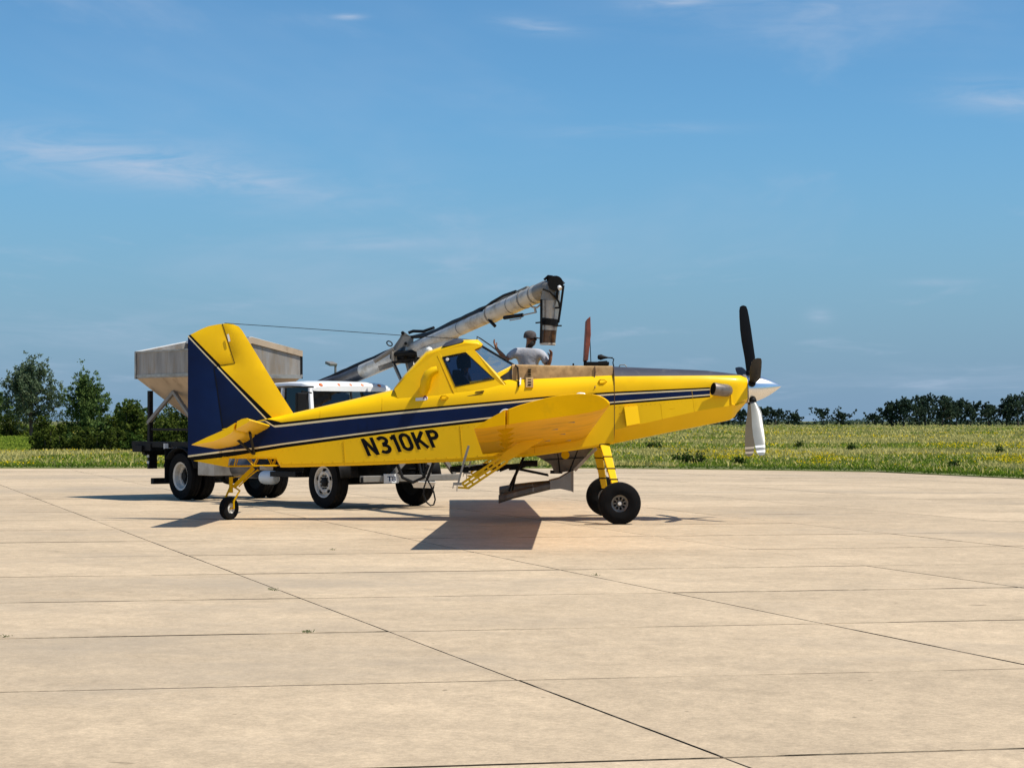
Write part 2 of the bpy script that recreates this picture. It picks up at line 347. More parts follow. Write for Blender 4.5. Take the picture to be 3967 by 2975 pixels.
def ring(i, z): 
    a, b = i/e1.length, i/e2.length
    return [e1*s+e2*t+Vector((0, 0, z)) for s, t in ((a, b), (1-a, b), (1-a, 1-b), (a, 1-b))]
def ring2(gx, gy, z):
    a, b = gx/e1.length, gy/e2.length
    return [e1*s+e2*t+Vector((0, 0, z)) for s, t in ((a, b), (1-a, b), (1-a, 1-b), (a, 1-b))]
slabs = []
me_s = []
for v in range(3):
    sb = B(); w1 = g1*(.75+.3*v); w2 = g2*(.6+.45*v)
    vs_ = ring2(w1+bv, w2+bv, 0)+ring2(w1, w2, -.002)+ring2(w1, w2, -.09)
    sb.add(vs_, [(0, 1, 2, 3)]+[(i, (i+1) % 4, 4+(i+1) % 4, 4+i) for i in range(4)]+[(4+i, 4+(i+1) % 4, 8+(i+1) % 4, 8+i) for i in range(4)], [0]+[1]*8)
    o = sb.build('concrete_slab', [M['concrete'], M['joint']], apron); me_s.append(o.data); COL.objects.unlink(o); bpy.data.objects.remove(o)
cells = []
for m in range(-12, 34):
    for k in range(-30, 22):
        x, d = slab_pt(k, m); c = Vector((x, d, 0))+(e1+e2)/2
        if c.y < -13 or c.y > 72 or c.x > 26 or c.x < -90: continue
        cells.append((max(abs(c.x)/(.265*max(c.y, 3)+2.2), 7.5/max(c.y, .1)), x, d))
cells.sort(key=lambda q_: q_[0])
for _, x, d in cells[:300]:
    o = bpy.data.objects.new('concrete_slab', R.choice(me_s)); link(o, apron)
    o.location = (x, d, R.uniform(-.0015, .0015)); slabs.append(o)
rest = B()
for _, x, d in cells[300:]:
    me_ = R.choice(me_s); zo = R.uniform(-.0015, .0015)
    rest.add([(v.co.x+x, v.co.y+d, v.co.z+zo) for v in me_.vertices], [tuple(p.vertices) for p in me_.polygons], [p.material_index for p in me_.polygons])
ro_ = rest.build('outer_slabs', [M['concrete'], M['joint']], apron, fix=False); ro_['kind'] = 'stuff'
print('slabs', len(slabs))

# ------------------------------------------------------------------ airplane
D = 32.6
PL = thing('crop_duster_airplane', 'yellow and navy single-engine crop duster parked on the concrete apron', 'airplane', (1.69, D, 0))
k0 = D/F
TOP = [(862, 1662), (1000, 1630), (1064, 1616), (1135, 1600), (1317, 1558), (1527, 1509), (1700, 1492), (1900, 1468), (1962, 1452), (2372, 1440)]
ZU = [(862, 1664), (1036, 1624), (1050, 1626), (1088, 1636), (1093, 1636), (1353, 1607), (1600, 1583), (2124, 1535), (2370, 1518), (2733, 1501), (2890, 1494)]
ZU1 = [(862, 1667), (1030, 1628), (1060, 1648), (1093, 1645), (1353, 1616), (1600, 1591), (2124, 1542), (2370, 1525), (2733, 1507), (2890, 1500)]
ZU2 = [(862, 1669), (1026, 1631), (1064, 1656), (1093, 1653), (1353, 1624), (1600, 1599), (2124, 1549), (2370, 1531), (2733, 1512), (2890, 1505)]
ZL2 = [(728, 1764), (880, 1744), (988, 1733), (1100, 1716), (1600, 1650), (1947, 1610), (2370, 1556), (2733, 1528), (2890, 1516)]
ZL1 = [(728, 1771), (880, 1751), (988, 1740), (1100, 1722), (1600, 1656), (1947, 1616), (2370, 1561), (2733, 1533), (2890, 1521)]
ZL = [(728, 1786), (887, 1769), (988, 1752), (1100, 1734), (1600, 1666), (1947, 1626), (2370, 1569), (2733, 1540), (2890, 1527)]
ZB = [(862, 1776), (1072, 1778), (1077, 1809), (1100, 1811), (1400, 1803), (1642, 1793), (1787, 1788), (1860, 1782), (2062, 1768), (2300, 1734), (2376, 1720)]
WF = [(862, .045), (900, .07), (1076, .16), (1300, .27), (1530, .38), (1700, .46), (1950, .53), (2372, .56)]
FM = [M['yellow'], M['black_paint'], M['cream'], M['blue']]
def arc_pts(w, z0, z1, n, e=2.5):
    out = []
    for i in range(n):
        t = math.pi/2*i/n; out.append((w*math.sin(t)**(2/e), z0+(z1-z0)*(1-math.cos(t)**(2/e))))
    return out
def section(x, na=8):
    w = ev(WF, CX+x/k0); dn = D-w
    zt = zz(TOP, x, D); zs = [zz(q, x, dn) for q in (ZU, ZU1, ZU2, ZL2, ZL1, ZL, ZB)]
    zs[0] = min(zs[0], zt-.004)
    for i in range(1, 7): zs[i] = min(zs[i], zs[i-1]-.0008)
    h = arc_pts(w, zt, zs[0], na)+[(w, z) for z in zs[:6]]+[(w, zs[6]+.035), (w-.03, zs[6]), (0, zs[6])]
    return h
def full(x, h, yc=D):
    near = [Vector((x, yc-a, z)) for a, z in h]; far = [Vector((x, yc+a, z)) for a, z in h[1:-1]]
    return near+far[::-1]
pxs = [862, 880, 910, 950, 990, 1020, 1030, 1040, 1050, 1060, 1066, 1078, 1090, 1096, 1135]+list(range(1165, 2372, 40))+[2372]
pxs = sorted(set(pxs+[1072, 1077]))
hm = [0]*8+[1, 2, 3, 2, 1, 0, 0, 0]
mi = hm+hm[::-1]
mi = hm[:]+[0, 0, 0, 1, 2, 3, 2, 1]+[0]*8
fus = B().loft([full((p-CX)*k0, section((p-CX)*k0)) for p in pxs], mi).build('fuselage', FM, PL, smooth=32)

# engine cowl
CT = [(2372, 1420), (2729, 1435), (2851, 1449), (2881, 1456), (2889, 1462)]
CG = [(2372, 1458), (2729, 1455), (2871, 1454), (2889, 1464)]
CCH = [(2372, 1668), (2430, 1655), (2717, 1589), (2839, 1570), (2875, 1552), (2889, 1545)]
CB = [(2372, 1721), (2554, 1684), (2800, 1634), (2839, 1625), (2851, 1603), (2887, 1566), (2889, 1560)]
CW = [(2372, .56), (2550, .54), (2700, .48), (2800, .42), (2850, .36), (2878, .29), (2889, .25)]
def csec(p):
    x = (p-CX)*k0; w = ev(CW, p); dn = D-w
    zt = zz(CT, x, D); zg = min(zz(CG, x, dn+.1), zt-.01)
    zs = [zz(q, x, dn) for q in (ZU, ZU1, ZU2, ZL2, ZL1, ZL, CCH)]; zb = zz(CB, x, D-.3*w)
    zs[0] = min(zs[0], zg-.01)
    for i in range(1, 7): zs[i] = min(zs[i], zs[i-1]-.0008)
    e = 2.6
    def yy(z): return w*max(0, 1-((z-zs[0])/(zt-zs[0]))**e)**(1/e)
    up = []
    for i in range(5):
        z = zt+(zg-zt)*i/5.0; up.append((yy(zt-(zt-zg)*(i/5.0)**2), zt-(zt-zg)*(i/5.0)**2))
    up += [(yy(zg), zg)]+[(yy(zg+(zs[0]-zg)*t), zg+(zs[0]-zg)*t) for t in (.2, .4, .6, .8)]
    zb = min(zb, zs[6]-.02)
    return up+[(w, z) for z in zs]+[(w*.55, zb+.01), (0, zb)]
hm2 = [4]*5+[0]*5+[1, 2, 3, 2, 1, 0]+[0, 0]
# stripes stop at the exhaust stack
cpx = list(range(2373, 2735, 30))+[2740]
mi2 = hm2+hm2[::-1]
n_h = len(csec(2500)); nf = 2*(n_h-1)
mi2 = hm2+[hm2[n_h-2-i] for i in range(n_h-1)]
cow = B(); cow.loft([full((p-CX)*k0, csec(p)) for p in cpx], mi2, caps=False)
hm3 = [4]*5+[0]*13; mi3 = hm3+[hm3[n_h-2-i] for i in range(n_h-1)]
cs_ = [full((p-CX)*k0, csec(p)) for p in (2740, 2770, 2800, 2825, 2840, 2851, 2865, 2878, 2887, 2889)]
cow.loft(cs_, mi3, caps=False); cow.add(cs_[-1], [tuple(range(len(cs_[-1])))], 0)
cowl = cow.build('engine_cowl', [M['yellow'], M['black_paint'], M['cream'], M['blue'], M['slate']], PL, smooth=35)
# firewall seam band
B().loft([[Vector((q.x, D+(q.y-D)*1.004, q.z)) for q in full((p-CX)*k0, csec(2374))] for p in (2372.6, 2374.6)], 0, caps=False).build('firewall_seam', M['brown_tube'], PL)

# exhaust stacks both sides, cooler flap, chin inlet lip
for s in (-1, 1):
    P = [Vector(((q[0]-CX)*k0, D+s*q[2], zz([(0, q[1])], 0, D-q[2]))) for q in ((2806, 1513, .36), (2796, 1512.5, .47), (2778, 1511, .56), (2748, 1506, .61))]
    eb = B(); n = 20; eb.tube(P, [.105, .105, .103, .106], n)
    ax = (P[3]-P[2]).normalized()
    st = eb.build('exhaust_stack', M['exhaust'], PL, smooth=50)
    B().cyl(P[3]-ax*.02, P[3]+ax*.002, .094, n=20).build('exhaust_opening', M['dark'], st)
    c0 = [W(2470, 1571, D-.56), W(2480, 1640, D-.56)]; c1 = [W(2418, 1577, D-.67), W(2428, 1650, D-.67)]; c2 = [W(2418, 1577, D-.53), W(2428, 1650, D-.53)]; c3 = [W(2470, 1571, D-.53), W(2480, 1640, D-.53)]
    fl = [c0[0], c0[1], c1[1], c1[0]]; off = [c3[0], c3[1], c2[1], c2[0]]
    if s > 0: fl = [Vector((q.x, 2*D-q.y, q.z)) for q in fl]; off = [Vector((q.x, 2*D-q.y, q.z)) for q in off]
    fb = B(); fb.add(fl+off, [(0, 1, 2, 3), (3, 2, 6, 7), (0, 3, 7, 4), (1, 5, 6, 2)], [0, 1, 0, 0]); fb.build('cooler_flap', [M['yellow'], M['dark']], PL)
ci = [W(2832, 1532, D-.40), W(2884, 1530, D-.30), W(2882, 1558, D-.30), W(2850, 1571, D-.38), W(2834, 1566, D-.40)]
B().tube([ci[0], ci[4], ci[3], ci[2]], .014, 8).build('chin_inlet_lip', M['yellow'], PL, smooth=40)

# spinner and five feathered blades
pit = math.radians(4.5); AX = Vector((math.cos(pit), 0, math.sin(pit))); UPV = Vector((-math.sin(pit), 0, math.cos(pit)))
HUB = W(2908, 1505, D)
spb = B(); L = .53
prof = [(.0, -.075), (.225, -.075), (.232, -.06), (.232, 0)]
for i in range(1, 14):
    t = i/13; prof.append((.232*(1-t**1.55)**.92 if t < 1 else .001, L*t*.98))
spb.lathe(prof, HUB, AX, 40).build('spinner', M['chrome'], PL, smooth=35)
B().lathe([(.0, -.02), (.245, -.02), (.245, .03), (.0, .03)], HUB-AX*.1, AX, 32).build('spinner_backplate', M['alu'], PL, smooth=35)
# outline of the blade in (radius, fore edge, aft edge)
BL = [(.20, .035, -.035), (.30, .055, -.050), (.42, .10, -.055), (.52, .118, -.06), (.60, .112, -.068), (.8, .10, -.088), (1.0, .088, -.097), (1.2, .072, -.092), (1.32, .058, -.085), (1.385, .04, -.07), (1.405, .0, -.03)]
for kk in range(5):
    th = math.radians(72*kk-1.5)
    rad = UPV*math.cos(th)+Vector((0, -1, 0))*math.sin(th); tan = AX.cross(rad).normalized()
    if tan.dot(Vector((0, -1, 0))*math.cos(th)-UPV*math.sin(th)) < 0: tan = -tan
    bb = B(); secs = []
    for r, fe, ae in BL:
        tw = math.radians(16-12*r); c = (fe-ae); th_ = max(.006, .05*(1-r/1.5)) if r > .33 else .045
        ca = AX*math.cos(tw)+tan*math.sin(tw); nn = tan*math.cos(tw)-AX*math.sin(tw)
        base = HUB+rad*r+ca*0
        pts = []
        for u, t in ((0, .15), (.12, .75), (.35, 1), (.65, .75), (.9, .3), (1, .05)): pts.append(base+ca*(fe-c*u)+nn*(th_*t*.5))
        for u, t in ((1, .05), (.9, .3), (.65, .75), (.35, 1), (.12, .75), (0, .15)): pts.append(base+ca*(fe-c*u)-nn*(th_*t*.5))
        secs.append(pts)
    bb.loft(secs, [0]*5+[1]+[1]*5+[0]); bl = bb.build('propeller_blade', [M['blade_dark'], M['blade_grey']], PL, smooth=50)
    for r0, r1 in ((1.20, 1.245), (1.30, 1.345)):
        sb = B()
        def ssec(r):
            fe = ev([(q[0], q[1]) for q in BL], r)+.002; ae = ev([(q[0], q[2]) for q in BL], r)-.002; tw = math.radians(16-12*r)
            ca = AX*math.cos(tw)+tan*math.sin(tw); nn = tan*math.cos(tw)-AX*math.sin(tw); th_ = max(.006, .05*(1-r/1.5))*.5+.002; b0 = HUB+rad*r; c = fe-ae
            return [b0+ca*(fe-c*u)-nn*(th_*t) for u, t in ((0, .0), (.03, .45), (.2, 1.05), (.6, 1.0), (.97, .4), (1, .0))]
        sb.loft([ssec(r0), ssec(r1)], closed=False, caps=False).build('tip_band', M['white_plain'], bl)
    B().lathe([(.001, .24), (.062, .24), (.062, .285), (.05, .30), (.001, .30)], HUB, rad, 16).build('blade_cuff', M['black'], bl, smooth=40)

# flat tail surfaces: polygon in the x-z plane with a thickness map
def plate(name, poly, tmax, edge, lines, mfun, mats, parent, d=D, step=.16):
    pts = [W(a, b, d) for a, b in poly]; bm = bmesh.new(); f = bm.faces.new([bm.verts.new((p.x, 0, p.z)) for p in pts])
    def cut(co, no): bmesh.ops.bisect_plane(bm, geom=bm.verts[:]+bm.edges[:]+bm.faces[:], plane_co=co, plane_no=no, dist=1e-6)
    for (a, b) in lines:
        p, q = W(*a, d), W(*b, d); t = q-p; cut((p.x, 0, p.z), (t.z, 0, -t.x))
    x0, x1 = min(p.x for p in pts), max(p.x for p in pts); z0, z1 = min(p.z for p in pts), max(p.z for p in pts)
    i = 1
    while x0+i*step < x1: cut((x0+i*step, 0, 0), (1, 0, 0)); i += 1
    i = 1
    while z0+i*step < z1: cut((0, 0, z0+i*step), (0, 0, 1)); i += 1
    n = len(pts)
    def dist(v):
        m = 9
        for i in range(n):
            a, b = pts[i], pts[(i+1) % n]; ax, az = a.x, a.z; bx, bz = b.x-a.x, b.z-a.z
            t = max(0, min(1, ((v.co.x-ax)*bx+(v.co.z-az)*bz)/(bx*bx+bz*bz+1e-12))); m = min(m, math.hypot(v.co.x-ax-bx*t, v.co.z-az-bz*t))
        return m
    bm.verts.ensure_lookup_table()
    th = [tmax*(min(1, dist(v)/edge))**.5 if dist(v) > 1e-4 else 0 for v in bm.verts]
    b = B(); nv = len(bm.verts); bm.verts.index_update()
    vs1 = [Vector((v.co.x, d-th[v.index]-.003, v.co.z)) for v in bm.verts]; vs2 = [Vector((v.co.x, d+th[v.index]+.003, v.co.z)) for v in bm.verts]
    fs, ms = [], []
    for fc in bm.faces:
        c = fc.calc_center_median(); px, py = CX+c.x*F/d, HY-(c.z-CH)*F/d; m = mfun(px, py); ids = [v.index for v in fc.verts]
        fs.append(tuple(ids)); ms.append(m); fs.append(tuple(nv+i for i in reversed(ids))); ms.append(m)
    for e in bm.edges:
        if len(e.link_faces) == 1:
            a, c = e.verts[0].index, e.verts[1].index; fs.append((a, c, nv+c, nv+a)); ms.append(ms[2*0] if False else mfun(*(lambda q: (CX+q.x*F/d, HY-(q.z-CH)*F/d))((e.verts[0].co+e.verts[1].co)/2)))
    bm.free(); b.add(vs1+vs2, fs, ms); return b.build(name, mats, parent, smooth=40)
def side(p, a, b): return (b[0]-a[0])*(p[1]-a[1])-(b[1]-a[1])*(p[0]-a[0])   # >0: below/right of a->b (photo rows grow downward)
RL = [((727, 1297), (1061, 1649)), ((724, 1301), (1058, 1653))]      # cream pinstripe edges
RBL = ((737, 1296), (860, 1420)); FBL = ((838, 1404), (1064, 1626))
LC = [((728, 1764), (880, 1744)), ((728, 1771), (880, 1751)), ((728, 1786), (887, 1769))]
def rmat(px, py):
    p = (px, py)
    if py > 1700:
        if side(p, *LC[2]) > 0: return 0
        if side(p, *LC[1]) > 0: return 1
        if side(p, *LC[0]) > 0: return 2
    if side(p, *RL[1]) > 0: return 3
    if side(p, *RL[0]) > 0: return 2
    if side(p, *RBL) > 0: return 1
    return 0
def fmat(px, py):
    p = (px, py)
    if side(p, *RL[1]) > 0: return 3
    if side(p, *RL[0]) > 0: return 2
    if side(p, *FBL) > 0: return 1
    return 0
rud = plate('rudder', [(728, 1301), (753, 1289), (780, 1275), (807, 1264), (844, 1256.5), (861, 1255), (909, 1408), (847, 1417), (829, 1423), (861, 1645), (889, 1770), (883, 1810), (755, 1786), (728, 1776)], .038, .35, RL+[RBL]+LC, rmat, FM, PL)
fin = plate('fin', [(861.4, 1254), (885, 1254), (905, 1257), (925, 1265), (938, 1280), (1061, 1482), (1137, 1602), (1150, 1650), (873.6, 1700), (861.2, 1645), (829.2, 1423.3), (847.2, 1417.3), (909.3, 1408.3)], .042, .30, RL+[FBL], fmat, FM, PL)
B().prism([W(879, 1296, D-.046), W(886, 1294, D-.046), W(892, 1322, D-.046), W(885, 1324, D-.046)], (0, .012, 0)).build('rudder_tab_bracket', M['white_plain'], rud)
B().tube([W(a, b, D-.006) for a, b in ((861.3, 1255), (909.2, 1408.2), (847, 1417.2), (829, 1423.2), (861.1, 1645), (873, 1700), (889, 1770))], .006, 5).build('hinge_gap', M['black'], rud)
# antenna wire
an = [W(870, 1252, D), W(1200, 1274, D), W(1552, 1299, D), W(1769, 1312, D), W(1842, 1318, D)]
B().tube(an, .006, 6).build('antenna_wire', M['black'], PL)

# wing
tipd = D-7.9; q = tipd/F
AFU = [(1837, 1659), (1895, 1622), (1953, 1590), (2010, 1569), (2062, 1554), (2110, 1542), (2152, 1533), (2200, 1527), (2242, 1524), (2297, 1525), (2325, 1532), (2344, 1541), (2357, 1551), (2364, 1560)]
AFL = [(2362, 1569), (2351, 1579), (2330, 1588), (2297, 1597), (2230, 1608), (2170, 1616), (2100, 1626), (2025, 1637), (1950, 1648), (1874, 1659), (1838, 1661)]
af_u = [((a-CX)*q, CH+(HY-b)*q) for a, b in AFU]; af_l = [((a-CX)*q, CH+(HY-b)*q) for a, b in AFL]
DIH = math.tan(math.radians(3.5))
def wsec(pts, yoff, s, sc=1.0, c0=None):
    cx = sum(p[0] for p in pts)/len(pts); czz = sum(p[1] for p in pts)/len(pts)
    if c0: cx, czz = c0
    return [Vector((cx+(p[0]-cx)*sc, D+s*yoff, czz+(p[1]-czz)*sc-(7.9-yoff)*DIH)) for p in pts]
HX = (1960-CX)*q                                       # hinge line
def cutpoly(pts, keep_front):
    out = []
    n = len(pts)
    for i in range(n):
        a, b = pts[i], pts[(i+1) % n]; fa = (a[0] >= HX) == keep_front; fb_ = (b[0] >= HX) == keep_front
        if fa: out.append(a)
        if fa != fb_:
            t = (HX-a[0])/(b[0]-a[0]); out.append((HX, a[1]+(b[1]-a[1])*t))
    return out
AF = af_u+af_l; AFF = cutpoly(AF, True); AFR = cutpoly(AF, False)
WM = [M['yellow'], M['yellow_dirty']]
for s in (-1, 1):
    wb = B(); wb.loft([wsec(AFF, y, s) for y in (.40, 2.5, 5.0, 7.84)]+[wsec(AFF, 7.88, s, .985), wsec(AFF, 7.90, s, .95)], 0)
    wing = wb.build('wing', M['yellow_wing'], PL, smooth=30)
    rr = [(p[0]-.005, p[1]) for p in AFR]
    fb_ = B(); fb_.loft([wsec(rr, y, s) for y in (.56, 2.2, 4.28)]); fb_.build('flap', M['yellow_dirty'], wing, smooth=25)
    ab = B(); ab.loft([wsec(rr, y, s) for y in (4.31, 6.0, 7.84)]+[wsec(rr, 7.88, s, .985), wsec(rr, 7.90, s, .95)]); ab.build('aileron', M['yellow_wing'], wing, smooth=25)
    # nav lamp fairing on the tip, flap hinge brackets
    c = Vector(((2255-CX)*q, D+s*7.80, CH+(HY-1526)*q))
    B().lathe([(.001, -.07), (.014, -.05), (.02, -.02), (.018, .03), (.001, .06)], c, (1, 0, -.05), 12).build('tip_lamp', M['lens'], wing, smooth=40)
    for y in (1.5, 3.3, 4.6, 5.8, 7.0):
        hb = B(); zo = -(7.9-y)*DIH
        p0 = Vector((HX+.16, D+s*y, CH+(HY-1640)*q+zo)); p1 = Vector((HX-.02, D+s*y, CH+(HY-1672)*q+zo)); p2 = Vector((HX-.16, D+s*y, CH+(HY-1650)*q+zo))
        hb.prism([p0+Vector((0, -.012, .03)), p1+Vector((0, -.012, 0)), p2+Vector((0, -.012, .02)), p2+Vector((0, -.012, .05)), p0+Vector((0, -.012, .06))], (0, .024, 0)); hb.build('hinge_bracket', M['yellow_dirty'], wing)
    # underwing inspection plates
    for y, xx in ((2.2, .55), (3.6, .75), (5.2, .6), (1.3, .9), (6.4, .8)):
        zo = -(7.9-y)*DIH
        zl = CH+(HY-ev(sorted([(a, b) for a, b in AFL]), CX+xx/q))*q+zo
        B().cyl((xx, D+s*y, zl-.006), (xx, D+s*y, zl+.01), .05, n=12).build('inspection_plate', M['alu'], wing)
# wing-root fairing and strut-like lower panel under the near wing
# boom hanger arms with slotted lightening holes
def hanger(s, yoff):
    d = D+s*yoff if s < 0 else D+s*yoff
    k = (D-yoff)
    def P(px, py): 
        w = W(px, py, k); return Vector((w.x, D+s*yoff, w.z))
    hb = B(); t = Vector((0, .03, 0)); o = Vector((0, -.015, 0))
    # solid head
    hb.prism([P(2120, 1688)+o, P(2030, 1702)+o, P(1956, 1750)+o, P(1935, 1775)+o, P(1965, 1788)+o, P(2010, 1760)+o, P(2090, 1712)+o], t)
    # ladder-like slotted tail: three rails and cross webs
    for a0, b0 in (((1937, 1772), (1790, 1872)), ((1950, 1782), (1800, 1882)), ((1967, 1788), (1812, 1892))):
        hb.bar(P(*a0), P(*b0), .035, .032, up=(0, 1, 0))
    for f in (0, .22, .36, .5, .68, .84, 1.0):
        a = (1937+(1790-1937)*f, 1771+(1873-1771)*f); b = (1968+(1812-1968)*f, 1789+(1893-1789)*f)
        hb.bar(P(*a), P(*b), .03, .05 if f in (.36, 1.0, 0) else .024, up=(0, 1, 0))
    hb.bar(P(1812, 1890), P(1774, 1888), .03, .02, up=(0, 1, 0))
    h = hb.build('boom_hanger', M['yellow'], PL)
    g = B(); g.bar(P(1816, 1726), P(1795, 1795), .035, .05, up=(0, 1, 0)); g.bar(P(1798, 1785), P(1775, 1872), .03, .045, up=(0, 1, 0))
    g.box(P(1772, 1874), (.13, .06, .04)); g.bar(P(1757, 1874), P(1754, 1892), .012, .012); g.bar(P(1771, 1880), P(1770, 1902), .012, .014); g.bar(P(1800, 1806), P(1872, 1798), .016, .016)
    g.build('boom_bracket', M['alu'], h)
hanger(-1, 3.1); hanger(1, 3.1)

# hopper gate, spreader and lines under the belly
def yz(px, py, h): return W(px, py, D-h)
gm = B()
top = [yz(2076, 1766, .28), yz(2300, 1730, .28)]; bot = [yz(2150, 1836, .22), yz(2222, 1826, .22)]
def mir(p): return Vector((p.x, 2*D-p.y, p.z))
prof_ = [yz(2070, 1762, .30), yz(2305, 1726, .30), yz(2225, 1822, .20), yz(2150, 1834, .20), yz(2136, 1800, .24)]
gm.add(prof_+[mir(p) for p in prof_], [(0, 1, 2, 3, 4), (9, 8, 7, 6, 5)]+[(i, (i+1) % 5, 5+(i+1) % 5, 5+i) for i in range(5)])
gate = gm.build('hopper_gate_box', M['vane'], PL)
for a_, b_ in (((2160, 1752), (2170, 1832)), ((2240, 1740), (2205, 1828)), ((2110, 1782), (2262, 1772))): B().bar(yz(*a_, .29 if a_[1] < 1800 else .24), yz(*b_, .215 if b_[1] > 1800 else .265), .014, .014).build('gate_seam', M['black'], gate)
B().bar(yz(2310, 1736, .34), yz(2226, 1822, .26), .03, .05).build('gate_brace', M['steel'], PL)
B().cyl(yz(2190, 1762, .31), yz(2190, 1762, .24), .07, n=16).build('gate_cap', M['yellow_dirty'], gate)
sp = B()
fl = [(2221, 1822), (2217, 1906), (2132, 1868), (2130, 1902)]
def rect(px, y0, y1, h): return [W(px, y0, D-h), W(px, y1, D-h), mir(W(px, y1, D-h)), mir(W(px, y0, D-h))]
sp.loft([rect(2222, 1822, 1907, .34), rect(2212, 1826, 1902, .33), rect(2170, 1853, 1893, .42), rect(2131, 1864, 1897, .48)])
spr = sp.build('spreader_throat', M['alu'], PL)
for s in (-1, 1):
    vb = B()
    def vs_sec(px, y0, y1, h0, h1):
        up_ = 0 if s < 0 else -(2133-px)*.085
        yc, yr, hc_, hr_ = (y0+y1)/2+up_, (y1-y0)/2, (h0+h1)/2, (h1-h0)/2
        a = [W(px, yc-yr*math.sin(t)*(1.12 if abs(math.sin(t)) < .9 else 1), D-hc_-hr_*math.cos(t)*(1.12 if abs(math.cos(t)) < .9 else 1)) for t in [math.pi/4*i+math.pi/8 for i in range(8)]]
        return a if s < 0 else [mir(p) for p in a]
    vb.loft([vs_sec(2133, 1866, 1896, .20, .48), vs_sec(2060, 1882, 1914, .42, .68), vs_sec(1990, 1899, 1931, .60, .86), vs_sec(1932, 1917, 1950, .78, 1.06)], 0, caps=False)
    vd = vb.build('spreader_vane', M['vane'], PL, smooth=40, solid=.012)
    for a_, b_, c_, e_, g_ in ((2128, 1867, 1897, .22, .50), (2068, 1879, 1913, .39, .67)): B().loft([vs_sec(a_, b_, c_, e_, g_), vs_sec(a_-5, b_+1, c_+1, e_+.01, g_+.01)]).build('duct_band', M['alu'], vd)
    ob = B(); ob.add(vs_sec(1935, 1917, 1949.5, .79, 1.05), [tuple(range(8))]); ob.build('vane_mouth', M['dark'], vd)
    a, b = W(2040, 1748, D-.25), W(1972, 1900, D-.84); c = W(2004, 1818, D-.50); e = W(1985, 1898, D-.76)
    pts = [a, b, c, e, W(2125, 1842, D-.3), W(2006, 1818, D-.4)]
    if s > 0: pts = [mir(p) for p in pts]
    st = B(); st.tube(pts[0:2], .017, 8); st.tube([pts[2], pts[3]], .016, 8); st.tube([pts[4], pts[5]], .014, 8); st.build('spreader_strut', M['black'], PL, smooth=40)
cl_ = B()
for i in range(7):
    x = 1745+i*38; cl_.tube([yz(x, 1816+R.uniform(-6, 6), .2+.05*i % .2), yz(x+30, 1812+R.uniform(-8, 8), .25), yz(x+60, 1806+R.uniform(-8, 8), .15)], .028, 8)
cl_.tube([yz(1745, 1822, .3), yz(1850, 1816, .3), yz(1960, 1806, .3), yz(2080, 1795, .3)], .03, 8)
cl_.box(yz(2050, 1795, .1), (.28, .25, .10)); cl_.box(yz(1790, 1818, .2), (.22, .2, .10)); cl_.box(yz(1905, 1806, .1), (.3, .3, .09))
cl_.build('dispersal_plumbing', M['black'], PL, smooth=40)
B().box(yz(2155, 1828, .05), (.20, .3, .05)).build('gate_linkage', M['black'], PL)

